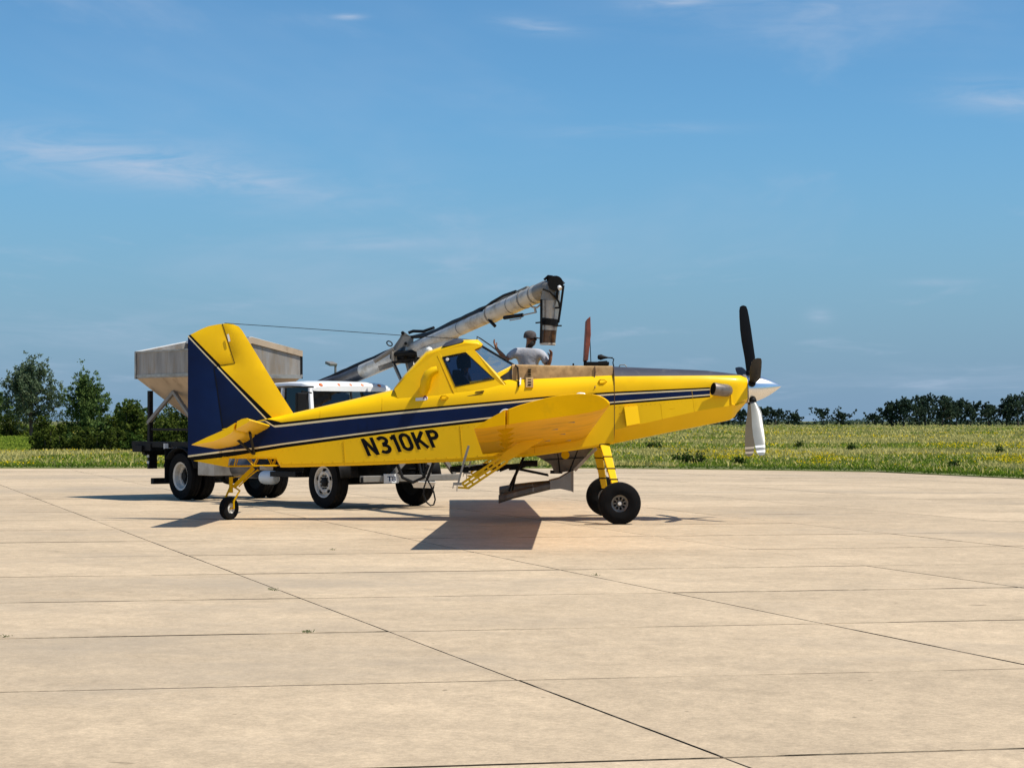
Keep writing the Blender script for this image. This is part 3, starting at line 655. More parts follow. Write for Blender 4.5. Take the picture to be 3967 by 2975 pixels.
# main gear
def wheel(parent, c, axis, r, w, rim_r, style):
    axis = Vector(axis).normalized(); c = Vector(c); X, Y, Z = basis(axis)
    h = w/2; rb = B()
    if style == 'plane':
        prof = [(.0, h*.42), (.04, h*.42), (.045, h*.30), (rim_r*.42, h*.24), (rim_r*.45, h*.45), (rim_r*.72, h*.5), (rim_r*.80, h*.42), (rim_r*.92, h*.52), (rim_r*1.04, h*.62), (rim_r*1.04, -h*.62), (.0, -h*.5)]
        wh = rb.lathe(prof, c, axis, 32).build('wheel', M['alu'], parent, smooth=40)
        B().lathe([(.001, h*.56), (.028, h*.56), (.034, h*.40)], c, axis, 14).build('hub_cap', M['chrome'], wh, smooth=40)
        for i in range(9):
            a = 2*math.pi*i/9; p = c+X*(rim_r*.6*math.cos(a))+Y*(rim_r*.6*math.sin(a)); B().cyl(p+Z*h*.40, p+Z*h*.505, .022, n=10).build('rim_slot', M['dark'], wh)
    elif style == 'front':
        prof = [(.0, h*.95), (.06, h*.95), (.09, h*.80), (.095, h*.55), (.14, h*.55), (.155, h*.75), (.20, h*.78), (.235, h*.45), (rim_r*.90, h*.40), (rim_r*.96, h*.85), (rim_r*1.03, h*.9), (rim_r*1.03, -h*.8), (.1, -h*.6)]
        wh = rb.lathe(prof, c, axis, 36, [1, 1, 1]+[0]*7+[1, 1]).build('wheel', [M['wheel_white'], M['black']], parent, smooth=40)
        for i in range(5):
            a = 2*math.pi*i/5+.35; p = c+X*(.215*math.cos(a))+Y*(.215*math.sin(a)); B().cyl(p+Z*h*.2, p+Z*(h*.70+.01), .036, n=12).build('hand_hole', M['dark'], wh)  # solid black plugs stand in for the shade of open hand holes
        for i in range(10):
            a = 2*math.pi*i/10; p = c+X*(.122*math.cos(a))+Y*(.122*math.sin(a)); B().cyl(p+Z*h*.5, p+Z*h*.82, .014, n=6).build('lug_nut', M['black'], wh)
    elif style == 'rear':
        prof = [(.0, h*.3), (.09, h*.3), (.10, -h*.2), (.19, -h*.35), (.20, -h*.1), (.235, -h*.2), (rim_r*.88, -h*.1), (rim_r*.90, h*.75), (rim_r*1.03, h*.9), (rim_r*1.03, -h*.8), (.1, -h*.6)]
        wh = rb.lathe(prof, c, axis, 36, [1, 1, 1]+[0]*5+[1, 1]).build('wheel', [M['wheel_white'], M['black']], parent, smooth=40)
    else:
        prof = [(.0, h*.55), (.03, h*.55), (.04, h*.4), (rim_r*.8, h*.4), (rim_r*.85, h*.7), (rim_r*1.05, h*.75), (rim_r*1.05, -h*.75), (.0, -h*.6)]
        wh = rb.lathe(prof, c, axis, 24).build('wheel', M['wheel_white'], parent, smooth=40)
    tb = B(); tp = []
    sh = .80 if style in ('plane', 'tail') else .93
    prof = [(rim_r, h*.70), (rim_r*1.06, h*.88), (rim_r+(r-rim_r)*.35, h*1.0), (rim_r+(r-rim_r)*.62, h*.98), (r*.955, h*sh), (r*.985, h*.62), (r, h*.45)]
    if style in ('front', 'rear'): prof += [(r, h*.40), (r-.012, h*.38), (r-.012, h*.33), (r, h*.31), (r, .02), (r-.012, .015), (r-.012, -.015), (r, -.02)]
    else: prof += [(r, h*.2), (r-.006, h*.18), (r-.006, h*.14), (r, h*.12)]
    prof = prof+[(a, -b) for a, b in prof[::-1]]
    tb.lathe(prof, c, axis, 48); tb.build('tyre', M['rubber'], wh, smooth=35)
    return wh
MW = {-1: W(2400, 1951, D-1.45), 1: W(2346, 1926, D+1.45)}
for s in (-1, 1):
    c = MW[s]; c.z = .338
    wheel(PL, c, (0, s, 0), .342, .25, .135, 'plane')
    gx = c.x
    tp = Vector((gx-.22, D+s*.42, 1.36)); bt = Vector((gx-.03, D+s*1.27, .50))
    lb = B()
    secs = []
    for t, wx, th in ((0, .165, .075), (.5, .135, .065), (.9, .105, .06), (1.0, .10, .06)):
        p = tp.lerp(bt, t); ww = wx/2; n_ = Vector((0, (bt-tp).z, -(bt-tp).y*1)).normalized()*th/2
        secs.append([p+Vector((-ww, 0, 0))-n_, p+Vector((ww, 0, 0))-n_, p+Vector((ww, 0, 0))+n_, p+Vector((-ww, 0, 0))+n_])
    lb.loft(secs); lg = lb.build('gear_leg', M['yellow'], PL, bevel=.012)
    for t in (.13, .36, .58, .78):
        p = tp.lerp(bt, t); wx = .165+(.105-.165)*t+.014; n_ = (bt-tp).normalized()
        B().box(p, (wx, .085, .016), (Vector((1, 0, 0)), n_.cross(Vector((1, 0, 0))).normalized(), n_)).build('step_band', M['black'], lg)
    B().cyl(bt+Vector((.02, s*.0, -.10)), Vector((c.x, c.y-s*.02, c.z)), .04, n=12).build('axle', M['alu'], PL)
    bl = B(); bl.tube([bt+Vector((.05, 0, .1)), bt+Vector((.075, -s*.03, -.08)), Vector((c.x+.05, c.y-s*.12, c.z+.05))], .009, 6); bl.build('brake_line', M['black'], PL)

# tail wheel
TWc = W(887, 1962, D); TWc.z = .193
ta = Vector((.83, -.56, 0))
wheel(PL, TWc, ta, .193, .135, .085, 'tail')
tb = B(); sx = Vector((TWc.x, D, 0)); side_v = ta*.105
tb.cyl(W(895, 1908, D), W(895, 1848, D), .035, .032, n=14)
tb.tube([W(897, 1880, D), W(918, 1900, D)+side_v*.6, TWc+side_v+Vector((0, 0, .12)), TWc+side_v], .018, 8)
tb.tube([W(893, 1885, D), TWc-side_v+Vector((0, 0, .13)), TWc-side_v], .018, 8)
tb.cyl(TWc-side_v*1.05, TWc+side_v*1.05, .014, n=10)
tb.build('tail_wheel_fork', M['yellow_dirty'], PL, smooth=40)
sb = B(); sb.bar(W(982, 1812, D), W(908, 1884, D), .07, .035, up=(0, 1, 0)); sb.tube([W(1000, 1818, D), W(960, 1850, D), W(925, 1885, D)], .012, 8); sb.tube([W(903, 1850, D), W(960, 1835, D), W(1005, 1822, D)], .006, 6); sb.build('tail_spring', M['yellow_dirty'], PL)
fr = B()
for s in (-1, 1):
    def Q(px, py, h=.12): return Vector((W(px, py, D).x, D+s*h, W(px, py, D).z))
    fr.tube([Q(884, 1806, .06), Q(1076, 1803, .15)], .014, 8); fr.tube([Q(910, 1806), Q(918, 1776)], .011, 6)
    fr.tube([Q(1056, 1803), Q(1043, 1776)], .011, 6); fr.tube([Q(1056, 1803), Q(1070, 1776)], .011, 6); fr.tube([Q(985, 1804), Q(998, 1776)], .011, 6); fr.tube([Q(985, 1804), Q(962, 1776)], .011, 6)
fr.build('tail_truss', M['yellow_dirty'], PL, smooth=40)
B().box(W(1032, 1812, D-.1), (.22, .08, .075)).build('tail_weight', M['alu'], PL, bevel=.01)

# stabilizer, elevator, struts
ELV = [(739, 1723), (800, 1694), (862, 1667), (890, 1651)]; STB = [(916, 1632), (936, 1622), (955, 1619), (968, 1623), (970, 1629), (960, 1638), (938, 1650), (912, 1664)]
ELVL = [(900, 1676), (870, 1694), (825, 1711), (760, 1723)]
td = 30.05; qs = td/F
el = [((a-CX)*qs, CH+(HY-b)*qs) for a, b in ELV+[(912, 1637), (906, 1668)]+ELVL]; sb_ = [((a-CX)*qs, CH+(HY-b)*qs) for a, b in STB]
def ssec(pts, t, s, sc=1.0):      # t=0 root, 1 tip
    y = .06+t*2.5; cx = sum(p[0] for p in pts)/len(pts); cz = sum(p[1] for p in pts)/len(pts)
    return [Vector((cx+(p[0]-cx)*sc, D+s*y, cz+(p[1]-cz)*sc-(1-t)*.10)) for p in pts]
sroot = [(a-.0 if a < -4.2 else a, b) for a, b in sb_]
for s in (-1, 1):
    st = B(); wide = lambda pts, k: [(max(p[0] for p in pts)-(max(p[0] for p in pts)-p[0])*1.0, p[1]) for p in pts]
    st.loft([ssec(sb_, t, s) for t in (0, .5, .97)]+[ssec(sb_, 1.0, s, .9)]); sto = st.build('stabilizer', M['yellow'], PL, smooth=35)
    e_ = B(); e_.loft([ssec(el, t, s) for t in (.02, .5, .97)]+[ssec(el, 1.0, s, .95)]); e_.build('elevator', M['yellow'], PL, smooth=30)
    zb_ = .0
    for (a, b) in ((W(905, 1690, D-1.3), W(980, 1757, D-.14)), (W(968, 1676, D-1.3), W(985, 1757, D-.14)), ):
        p, r_ = a.copy(), b.copy()
        if s > 0: p, r_ = mir(p), mir(r_)
        B().tube([p, r_], .022, 8).build('tail_strut', M['black'], PL, smooth=40)

# hopper deck, lid, step strip
DT = [(1940, 1416), (2000, 1413), (2117, 1418), (2371, 1419)]
def dsec(px, w0):
    x = (px-CX)*k0; zt = zz(DT, x, D); 
    return [Vector((x, D-w0, zt-.40)), Vector((x, D-w0, zt-.06)), Vector((x, D-w0+.015, zt-.02)), Vector((x, D-w0+.06, zt)), Vector((x, D+w0-.06, zt)), Vector((x, D+w0-.015, zt-.02)), Vector((x, D+w0, zt-.06)), Vector((x, D+w0, zt-.40))]
deck = B().loft([dsec(p, .40) for p in (1984, 2060, 2160, 2260, 2369)]).build('hopper_deck', M['tan'], PL, smooth=40)
def shsec(px):
    x = (px-CX)*k0; zt = zz([(1938, 1466), (1984, 1430)], x, D-.36); return [Vector((x, D-.385, zt-.3)), Vector((x, D-.385, zt)), Vector((x, D-.3, zt+.02)), Vector((x, D+.3, zt+.02)), Vector((x, D+.385, zt)), Vector((x, D+.385, zt-.3))]
B().loft([shsec(p) for p in (1938, 1960, 1983.5)]).build('deck_shroud', M['slate'], PL, smooth=40)
B().prism([W(2037, 1462, D-.44), W(2066, 1461, D-.44), W(2066, 1500, D-.535), W(2037, 1500, D-.535)], (0, .03, 0)).build('step_strip', M['tan'], PL)
for i in range(7):
    B().box(W(2051.5, 1432+i*9.6, D-.412-max(0, i-2.6)*.030), (.05, .03, .018)).build('foot_slot', M['dark'], deck)
B().tube([W(1996, 1414, D-.40), W(2006, 1424, D-.415), W(2008, 1470, D-.43), W(2010, 1498, D-.535)], .012, 8).build('overflow_hose', M['black'], deck)
B().bar(W(2017, 1465, D-.46), W(2015, 1492, D-.54), .02, .03).build('grab_tab', M['white_plain'], deck)
B().tube([W(2304, 1419, D-.405), W(2306, 1440, D-.412), W(2303, 1460, D-.42), W(2308, 1475, D-.46), W(2305, 1502, D-.555)], .010, 6).build('lid_cable', M['brown_tube'], deck)
for px, py, h in ((2333, 1478, .52), (1720, 1540, .455)):
    c = W(px, py, D-h); B().tube([c+Vector((-.06, 0, 0)), c+Vector((-.03, -.02, .03)), c+Vector((.03, -.02, .03)), c+Vector((.075, 0, 0)), c+Vector((.03, -.02, -.03)), c+Vector((-.03, -.02, -.03)), c+Vector((-.06, 0, 0))], .010, 6).build('hand_grip', M['yellow_dirty'], PL)
lid = B()
lp = [W(2261, 1399, D), W(2275, 1399, D), W(2286, 1300, D), W(2284, 1230, D), W(2270, 1242, D)]
for p in lp: p.y = D-.36
lid.prism(lp, (0, .72, 0)); lido = lid.build('hopper_lid', M['rust'], PL, bevel=.01)
B().tube([W(2283, 1245, D-.30), W(2286, 1330, D-.30), W(2289, 1402, D-.30)], .008, 6).build('lid_stay', M['black'], lido)
B().box(W(2267, 1408, D-.2), (.05, .12, .09)).build('lid_hinge', M['black'], lido)
fx = B(); fx.box(W(2311, 1409, D-.1), (.40, .5, .05)); fx.add([*[W(a, b, D-.3) for a, b in ((2316, 1400), (2352, 1397), (2360, 1418), (2316, 1418))], *[W(a, b, D+.1) for a, b in ((2316, 1400), (2352, 1397), (2360, 1418), (2316, 1418))]], [(0, 1, 2, 3), (7, 6, 5, 4), (0, 4, 5, 1), (1, 5, 6, 2), (0, 3, 7, 4)])
fx.build('hopper_rim_seal', M['black'], PL, bevel=.008)
mm = B(); c = W(2328, 1384, D-.25); mm.lathe([(.001, -.06), (.035, -.05), (.05, 0), (.03, .05), (.012, .12), (.01, .2), (.001, .2)], c, (1, .1, -.05), 14); mm.tube([c+Vector((.17, .02, -.01)), c+Vector((.215, 0, -.03)), c+Vector((.20, 0, -.09)), c+Vector((.215, 0, -.16))], .010, 6); mm.build('inspection_mirror', M['black'], PL, smooth=40)
B().tube([W(2221, 1418, D-.2), W(2221, 1408, D-.2)], .015, 8).build('hopper_vent', M['black'], deck)
B().lathe([(.001, 0), (.03, .0), (.035, -.03), (.001, -.03)], W(2231, 1416, D-.25), (0, 0, 1), 12).build('hopper_cap', M['black'], deck)
B().tube([W(2398, 1422, D-.1), W(2402, 1414, D-.1), W(2420, 1413, D-.1), W(2428, 1421, D-.1)], .010, 6).build('lift_eye', M['alu'], PL)

# canopy
TE = [(1528, 1510), (1575, 1458), (1655, 1375), (1720, 1353), (1800, 1331), (1850, 1334), (1864, 1343)]
ztop_, zbot_ = CH+(HY-1335)*k0, CH+(HY-1545)*k0
def hw(z, px):
    wb = ev(WF, px)*.955; wt = min(.315, wb*.86); zt = CH+(HY-ev(TE, px)+0)*k0; zb = CH+(HY-ev(ZU, px)-4)*k0
    t = max(0, min(1.0, (zt-z)/max(.05, zt-zb))); return wt+(wb-wt)*t**1.15
def CP(px, py, s=-1, off=0.0):
    d = D-.40
    for _ in range(3):
        z = CH+(HY-py)*d/F; d = D-hw(z, px)-off
    p = W(px, py, d)
    return p if s < 0 else mir(p)
CE = [(1528, 1506), (1570, 1452), (1650, 1366), (1715, 1343), (1794, 1319), (1850, 1318), (1870, 1335)]
polys = {'canopy_fairing': [TE[0], TE[1], TE[2], (1700, 1360), (1714, 1384), (1765, 1497), (1780, 1552), (1700, 1558), (1600, 1560), (1540, 1540)],
         'canopy_rail': [(1700, 1360), TE[3], TE[4], TE[5], TE[6], (1837, 1355), (1803, 1365), (1714, 1384)],
         'canopy_front_post': [(1803, 1365), (1837, 1355), (1926, 1447), (1938, 1463), (1992, 1515), (1996, 1540), (1940, 1540), (1915, 1468)],
         'canopy_door_sill': [(1765, 1497), (1915, 1468), (1940, 1540), (1780, 1548)]}
for s in (-1, 1):
    for nm, pl_ in polys.items():
        pb = B(); pb.add([CP(a, b, s) for a, b in pl_], [tuple(range(len(pl_)))]); pb.build(nm, M['yellow'], PL, solid=.02)
    B().add([CP(a, b, s, -.008) for a, b in ((1714, 1384), (1803, 1365), (1915, 1468), (1765, 1497))], [(0, 1, 2, 3)]).build('door_window', M['glass_cockpit'], PL)
    gs = B()
    loop = [CP(a, b, s, .012) for a, b in ((1714, 1384), (1803, 1365), (1915, 1468), (1765, 1497), (1714, 1384))]
    gs.tube(loop, .008, 6).build('window_gasket', M['black'], PL)
    # windscreen quarter pane
    p1, p4 = CP(1837, 1355, s), CP(1925, 1446, s); p2, p3 = W(1868, 1341, D-.20), W(1990, 1413, D-.24)
    if s > 0: p2, p3 = mir(p2), mir(p3)
    B().add([p1, p2, p3, p4], [(0, 1, 2, 3)]).build('quarter_window', M['glass_clear'], PL)
    B().tube([p2, p3], .016, 8).build('windscreen_post', M['black'], PL)
    lo = B(); lo.add([p4, p3, p3+Vector((.055, 0, -.03)), p4+Vector((.045, 0, -.065))], [(0, 1, 2, 3)]); lo.build('windscreen_sill', M['yellow'], PL, solid=.03)
    # door seam
    B().tube([CP(1694, 1377, s, .012), CP(1765, 1538, s, .012), CP(1790, 1541, s, .012)], .005, 5).build('door_seam', M['yellow_dirty'], PL); B().tube([CP(1936, 1463, s, .012), CP(1985, 1513, s, .012)], .007, 5).build('door_seam', M['yellow_dirty'], PL)
    hd = B(); hd.tube([CP(1793, 1538, s, .02), CP(1840, 1530, s, .03), CP(1872, 1520, s, .045), CP(1875, 1514, s, .045), CP(1842, 1519, s, .03)], .009, 6); hd.tube([CP(1885, 1518, s, .02), CP(1945, 1518, s, .025)], .006, 6); hd.build('door_handle', M['brown_tube'], PL)
    B().lathe([(.001, .012), (.022, .012), (.03, 0), (.001, 0)], CP(1733, 1392, s, .0), (0, s, 0), 14).build('vent_port', M['white_plain'], PL)
p2, p3 = W(1868, 1341, D-.20), W(1990, 1413, D-.24)
B().add([p2, mir(p2), mir(p3), p3], [(0, 1, 2, 3)]).build('windscreen', M['glass_clear'], PL)
B().add([p3, mir(p3), mir(p3)+Vector((.055, 0, -.03)), p3+Vector((.055, 0, -.03))], [(0, 1, 2, 3)]).build('windscreen_base', M['yellow'], PL, solid=.03)
rf = B(); secs = []
for (a, b), (c, e) in zip(TE, CE):
    pn = CP(a, b); pc = W(c, e, D); sec = []
    for i in range(9):
        t = -1+i/4.0; hh = abs(t); y = (D-pn.y)*t; x = pc.x+(pn.x-pc.x)*hh**2; z = pn.z+(pc.z-pn.z)*(1-hh**2.4)
        sec.append(Vector((x, D+y, z)))
    secs.append(sec)
rf.loft(secs, closed=False, caps=False); rf.build('canopy_roof', M['yellow'], PL, smooth=50, solid=.02)
vb = B(); c0_, c1_ = W(1716, 1342, D-.12), W(1796, 1322, D-.12); vb.loft([[c0_.lerp(c1_, t)+Vector((0, y_*.18, z_*h_)) for y_, z_ in ((-1, -.3), (-.8, .6), (0, 1), (.8, .6), (1, -.3))] for t, h_ in ((-.02, .005), (.15, .05), (.5, .075), (.85, .06), (1.02, .01))]); vb.build('roof_vent', M['slate'], PL, smooth=50)
B().lathe([(.062, -.03), (.062, .02), (.055, .045), (.03, .065), (.001, .07)], W(1663, 1360, D), (-.3, 0, 1), 16).build('beacon_lamp', M['lens'], PL, smooth=50)
wc = B()
for s in (-1, 1):
    y = s*.06
    wc.tube([W(1848, 1319, D)+Vector((0, y, 0)), W(1848, 1304, D)+Vector((0, y, 0)), W(1862, 1312, D)+Vector((0, y, 0)), W(1900, 1338, D)+Vector((0, y, 0)), W(1925, 1358, D)+Vector((0, y, 0))], .010, 6)
wc.build('wire_deflector', M['black'], PL)
# snorkel air scoop on the fairing
sc = B(); sp_ = [(1694, 1432, .14), (1678, 1437, .15), (1660, 1450, .14), (1650, 1475, .11), (1645, 1505, .07), (1640, 1522, .02)]
sc.tube([CP(a, b, -1, h) for a, b, h in sp_], [.062, .072, .085, .088, .085, .07], 14); sco = sc.build('air_scoop', M['yellow'], PL, smooth=50)
pa, pb_ = CP(1694, 1432, -1, .14), CP(1678, 1437, -1, .15); axn = (pa-pb_).normalized(); B().cyl(pa-axn*.004, pa+axn*.003, .052, n=14).build('scoop_mouth', M['dark'], sco)
# cockpit interior: seat, panel
ib = B(); ib.box(W(1770, 1520, D), (.14, .5, .75)); ib.box(W(1812, 1590, D), (.5, .5, .12)); ib.build('pilot_seat', M['seat'], PL, bevel=.03)
B().prism([W(1905, 1470, D-.36), W(1950, 1450, D-.36), W(1975, 1500, D-.36), W(1910, 1530, D-.36)], (0, .72, 0)).build('instrument_panel', M['slate'], PL)
# stickers and registration mapped on to the skin
def text_mesh(txt, bold=.0):
    cu = bpy.data.curves.new('txt', 'FONT'); cu.body = txt; cu.offset = bold; cu.resolution_u = 4
    o = bpy.data.objects.new('txt', cu); COL.objects.link(o); dg = bpy.context.evaluated_depsgraph_get(); dg.update()
    me = bpy.data.meshes.new_from_object(o.evaluated_get(dg)); bpy.data.objects.remove(o); return me
def decal(name, txt, o0, uv, vv, hfun, m, parent, bold=.02, squeeze=1.0):
    me = text_mesh(txt, bold); xs_ = [v.co.x for v in me.vertices]; ys_ = [v.co.y for v in me.vertices]; x0, x1, y0, y1 = min(xs_), max(xs_), min(ys_), max(ys_)
    bm = bmesh.new(); bm.from_mesh(me); bmesh.ops.triangulate(bm, faces=bm.faces)
    for v in bm.verts:
        a, b = (v.co.x-x0)/(x1-x0), (v.co.y-y0)/(y1-y0); px, py = o0[0]+uv[0]*a+vv[0]*b, o0[1]+uv[1]*a+vv[1]*b
        v.co = hfun(px, py)
    bm.to_mesh(me); bm.free(); me.materials.clear(); me.materials.append(m); o = bpy.data.objects.new(name, me); return link(o, parent)
def skin_pt(px, py, off=.004):
    d = D-ev(WF, px)
    for _ in range(3):
        x = (px-CX)*d/F; d = D-ev(WF, CX+x/k0)-off
    return W(px, py, d)
def registration():
    T = .188; H_ = T/2
    def arc_(cx, cy, rx, ry, a0, a1, n=10): return [(cx+rx*math.cos(math.radians(a0+(a1-a0)*i/n)), cy+ry*math.sin(math.radians(a0+(a1-a0)*i/n))) for i in range(n+1)]
    G = {'N': (.66, [[(H_, 0), (H_, 1)], [(.66-H_, 0), (.66-H_, 1)], [(H_+.01, .97), (.65-H_, .03)]]),
         '3': (.60, [arc_(.28, .735, .235, .18, 150, -90)+arc_(.27, .285, .245, .20, 90, -150)[0:]]),
         '1': (.34, [[(.34-H_, 0), (.34-H_, 1)], [(.02, .80), (.15, .83), (.25, .95)]]),
         '0': (.60, [arc_(.30, .30, .218, .218, 180, 360)+arc_(.30, .70, .218, .218, 0, 180)+[(.082, .30)]]),
         'K': (.66, [[(H_, 0), (H_, 1)], [(.60, .97), (.14, .40)], [(.26, .56), (.60, .03)]]),
         'P': (.60, [[(H_, 0), (H_, 1)], [(.10, 1-H_), (.30, 1-H_)]+arc_(.32, .72, .20, .1975, 90, -90)+[(.10, .5225)]])}
    total = sum(G[c][0] for c in 'N310KP')+5*.125; b = B(); x0 = 0; lay = 0
    for ch_ in 'N310KP':
        w, strokes = G[ch_]
        for st_ in strokes:
            lay += 1; L1, L2 = [], []
            for i, p in enumerate(st_):
                a, c = st_[max(0, i-1)], st_[min(len(st_)-1, i+1)]; tx, ty = c[0]-a[0], c[1]-a[1]; n_ = math.hypot(tx, ty) or 1; nx, ny = -ty/n_*H_, tx/n_*H_
                for lst, sg_ in ((L1, 1), (L2, -1)):
                    u = (x0+p[0]+nx*sg_)/total; v = p[1]+ny*sg_
                    lst.append(skin_pt(1425+292*u-29*v, 1767-38*u-67*v, .003+.0012*(lay % 3)))
            k = len(L1); b.add(L1+L2, [(i, i+1, k+i+1, k+i) for i in range(k-1)])
        x0 += w+.125
    b.build('registration_number', M['black_paint'], fus)
registration()
st = B()
def cyl_pt(px, py, off=.006):    # upper curved skin
    w = ev(WF, px); x = (px-CX)*k0; zt = zz(TOP, x, D); z0 = zz(ZU, x, D-w); h = w
    for _ in range(4):
        d = D-h-off; p = W(px, py, d); r_ = max(0, min(1, (p.z-z0)/(zt-z0))); h = w*max(0.0, 1-r_**2.5)**(1/2.5)
    return W(px, py, D-h-off)
st.add([cyl_pt(a, b) for a, b in ((1610, 1542), (1657, 1537), (1657, 1546), (1646, 1551), (1610, 1553))], [(0, 1, 2, 3, 4)]); sto = st.build('sticker', M['white_plain'], fus)
decal('sticker_letter', 'A', (1638, 1546), (18, -2), (-1, -24), lambda a, b: cyl_pt(a, b, .010), M['purple'], fus, bold=.04)
# logo arc peeking over the wing on the navy band
arc = B(); arc.tube([skin_pt(1960+26*math.cos(t), 1612-26*math.sin(t), .005)for t in [math.pi*(.08+.09*i) for i in range(11)]], .012, 6); arc.build('band_logo', M['white_plain'], fus)
# access door in the band and belly rivet rows
B().add([skin_pt(a, b, .006) for a, b in ((1390, 1630), (1421, 1626), (1421, 1662), (1390, 1667))], [(0, 1, 2, 3)]).build('access_panel', M['blue'], fus)
B().add([skin_pt(a, b, .006) for a, b in ((1424, 1624), (1560, 1608), (1562, 1648), (1424, 1666))], [(0, 1, 2, 3)]).build('access_panel', M['blue'], fus)
def seam(pts, par=fus, off_=.002, r_=.0042):
    B().tube([skin_pt(a, b, off_) for a, b in pts], r_, 5).build('panel_seam', M['yellow_dirty'], par)
for px in (1330, 1782, 2060): seam([(px+(py-ev(ZL, px))*.08, py) for py in np.linspace(ev(ZL, px)+3, ev(ZB, px)-12, 5)])
seam([(p, ev(ZB, p)-13) for p in range(1085, 2050, 60)])
for px in (1480, 1240):
    B().tube([cyl_pt(px, py, .002) for py in np.linspace(ev(TOP, px)+14, ev(ZU, px)-2, 6)], .0042, 5).build('panel_seam', M['yellow_dirty'], fus)
for pts in ([(2680, 1512), (2686, 1560), (2690, 1594)], [(2560, 1565), (2566, 1626)], [(2400, 1600), (2600, 1583), (2790, 1566)]):
    B().tube([W(a, b, D-ev(CW, a)-.002) for a, b in pts], .0042, 5).build('panel_seam', M['yellow_dirty'], cowl)
rv = B()
for i in range(26):
    px = 2385+i*17; p = W(px, 1470+.0*i, D-ev(CW, px)*.93); 
    p = W(px, ev(ZL, px)+9, D-ev(CW, px)); rv.cyl(p+Vector((0, -.004, 0)), p+Vector((0, .006, 0)), .007, n=6)
for i in range(40):
    px = 1095+i*24; p = skin_pt(px, ev(ZL, px)+10, .0); rv.cyl(p+Vector((0, -.003, 0)), p+Vector((0, .006, 0)), .006, n=6)
for i in range(24):
    px = 1090+i*40
    for dx, dy in ((0, -18),):
        p = skin_pt(px, ev(ZB, px)+dy, .0); rv.cyl(p+Vector((0, -.004, 0)), p+Vector((0, .006, 0)), .009, n=6)
for px in (1325, 1780):
    for i in range(7):
        p = skin_pt(px+i*1.5, ev(ZL, px)+14+i*14, .0); rv.cyl(p+Vector((0, -.004, 0)), p+Vector((0, .006, 0)), .008, n=6)
rvo = rv.build('rivets', M['yellow_dirty'], fus); rvo['kind'] = 'stuff'

# ------------------------------------------------------------------ people
def skinned(name, verts, edges, m, parent, sub=2, root=0):
    me = bpy.data.meshes.new(name); me.from_pydata([v[0] for v in verts], edges, []); o = bpy.data.objects.new(name, me); COL.objects.link(o)
    md = o.modifiers.new('skin', 'SKIN'); md.use_smooth_shade = True
    if not me.skin_vertices: me.attributes  # layer is created with the modifier
    if not me.skin_vertices:
        bm = bmesh.new(); bm.from_mesh(me); bm.verts.layers.skin.verify(); bm.to_mesh(me); bm.free()
    for i, v in enumerate(verts):
        r = v[1]; me.skin_vertices[0].data[i].radius = (r, r) if not isinstance(r, tuple) else r
        me.skin_vertices[0].data[i].use_root = (i == root)
    sd = o.modifiers.new('sub', 'SUBSURF'); sd.levels = sub; sd.render_levels = sub
    dg = bpy.context.evaluated_depsgraph_get(); dg.update()
    m2 = bpy.data.meshes.new_from_object(o.evaluated_get(dg)); bpy.data.objects.remove(o)
    m2.materials.clear(); m2.materials.append(m); m2.shade_smooth(); o2 = bpy.data.objects.new(name, m2); return link(o2, parent)
def chain(vs_, es, start, pts):
    k = start
    for p, r in pts:
        vs_.append((tuple(p), r)); es.append((k, len(vs_)-1)); k = len(vs_)-1
    return k
def hand(vs_, es, wrist_i, wrist, d, palm_n, thumb_side, curl=.35, ln=.19):
    d = Vector(d).normalized(); n = Vector(palm_n).normalized(); sd = d.cross(n).normalized()*thumb_side
    pk = chain(vs_, es, wrist_i, [(wrist+d*.05, (.036, .022)), (wrist+d*.085, (.038, .02))])
    for i, (o_, l_) in enumerate(((.028, .075), (.010, .085), (-.009, .08), (-.026, .062))):
        b0 = wrist+d*.088+sd*o_
        p1 = b0+d*(l_*.45); p2 = p1+(d*math.cos(curl*2)+n*math.sin(curl*2))*(l_*.35); p3 = p2+(d*math.cos(curl*4)+n*math.sin(curl*4))*(l_*.3)
        chain(vs_, es, pk, [(b0, .0100), (p1, .0095), (p2, .009), (p3, .007)])
    chain(vs_, es, pk-1, [(wrist+d*.055+sd*.036+n*.008, .012), (wrist+d*.085+sd*.056+n*.02, .0105), (wrist+d*.11+sd*.06+n*.025, .009)])
# loader standing on the far wing root
dm = 33.65; MAN = W(2052, 0, dm); footz = 1.425
PM = thing('person', 'bearded man in a grey T-shirt and cap standing behind the plane hopper', 'person', (MAN.x, dm, footz))
def m_(px, py, dy=0.0): return W(px, py, dm+dy)
pel = Vector((MAN.x-.02, dm, footz+.92))
vs_ = [(tuple(pel), (.15, .12))]; es = []
sp1 = chain(vs_, es, 0, [(pel+Vector((0, 0, .2)), (.145, .115)), (m_(2046, 1385), (.13, .10)), (m_(2046, 1368), (.11, .08)), (m_(2048, 1354), (.06, .06))])
ch_i = sp1-1
hk = chain(vs_, es, sp1, [(m_(2049, 1340), (.062, .062)), (m_(2057, 1331, -.01), (.085, .09)), (m_(2057, 1315, -.01), (.10, .108)), (m_(2055, 1299, 0), (.095, .10)), (m_(2054, 1289, 0), (.06, .07))])
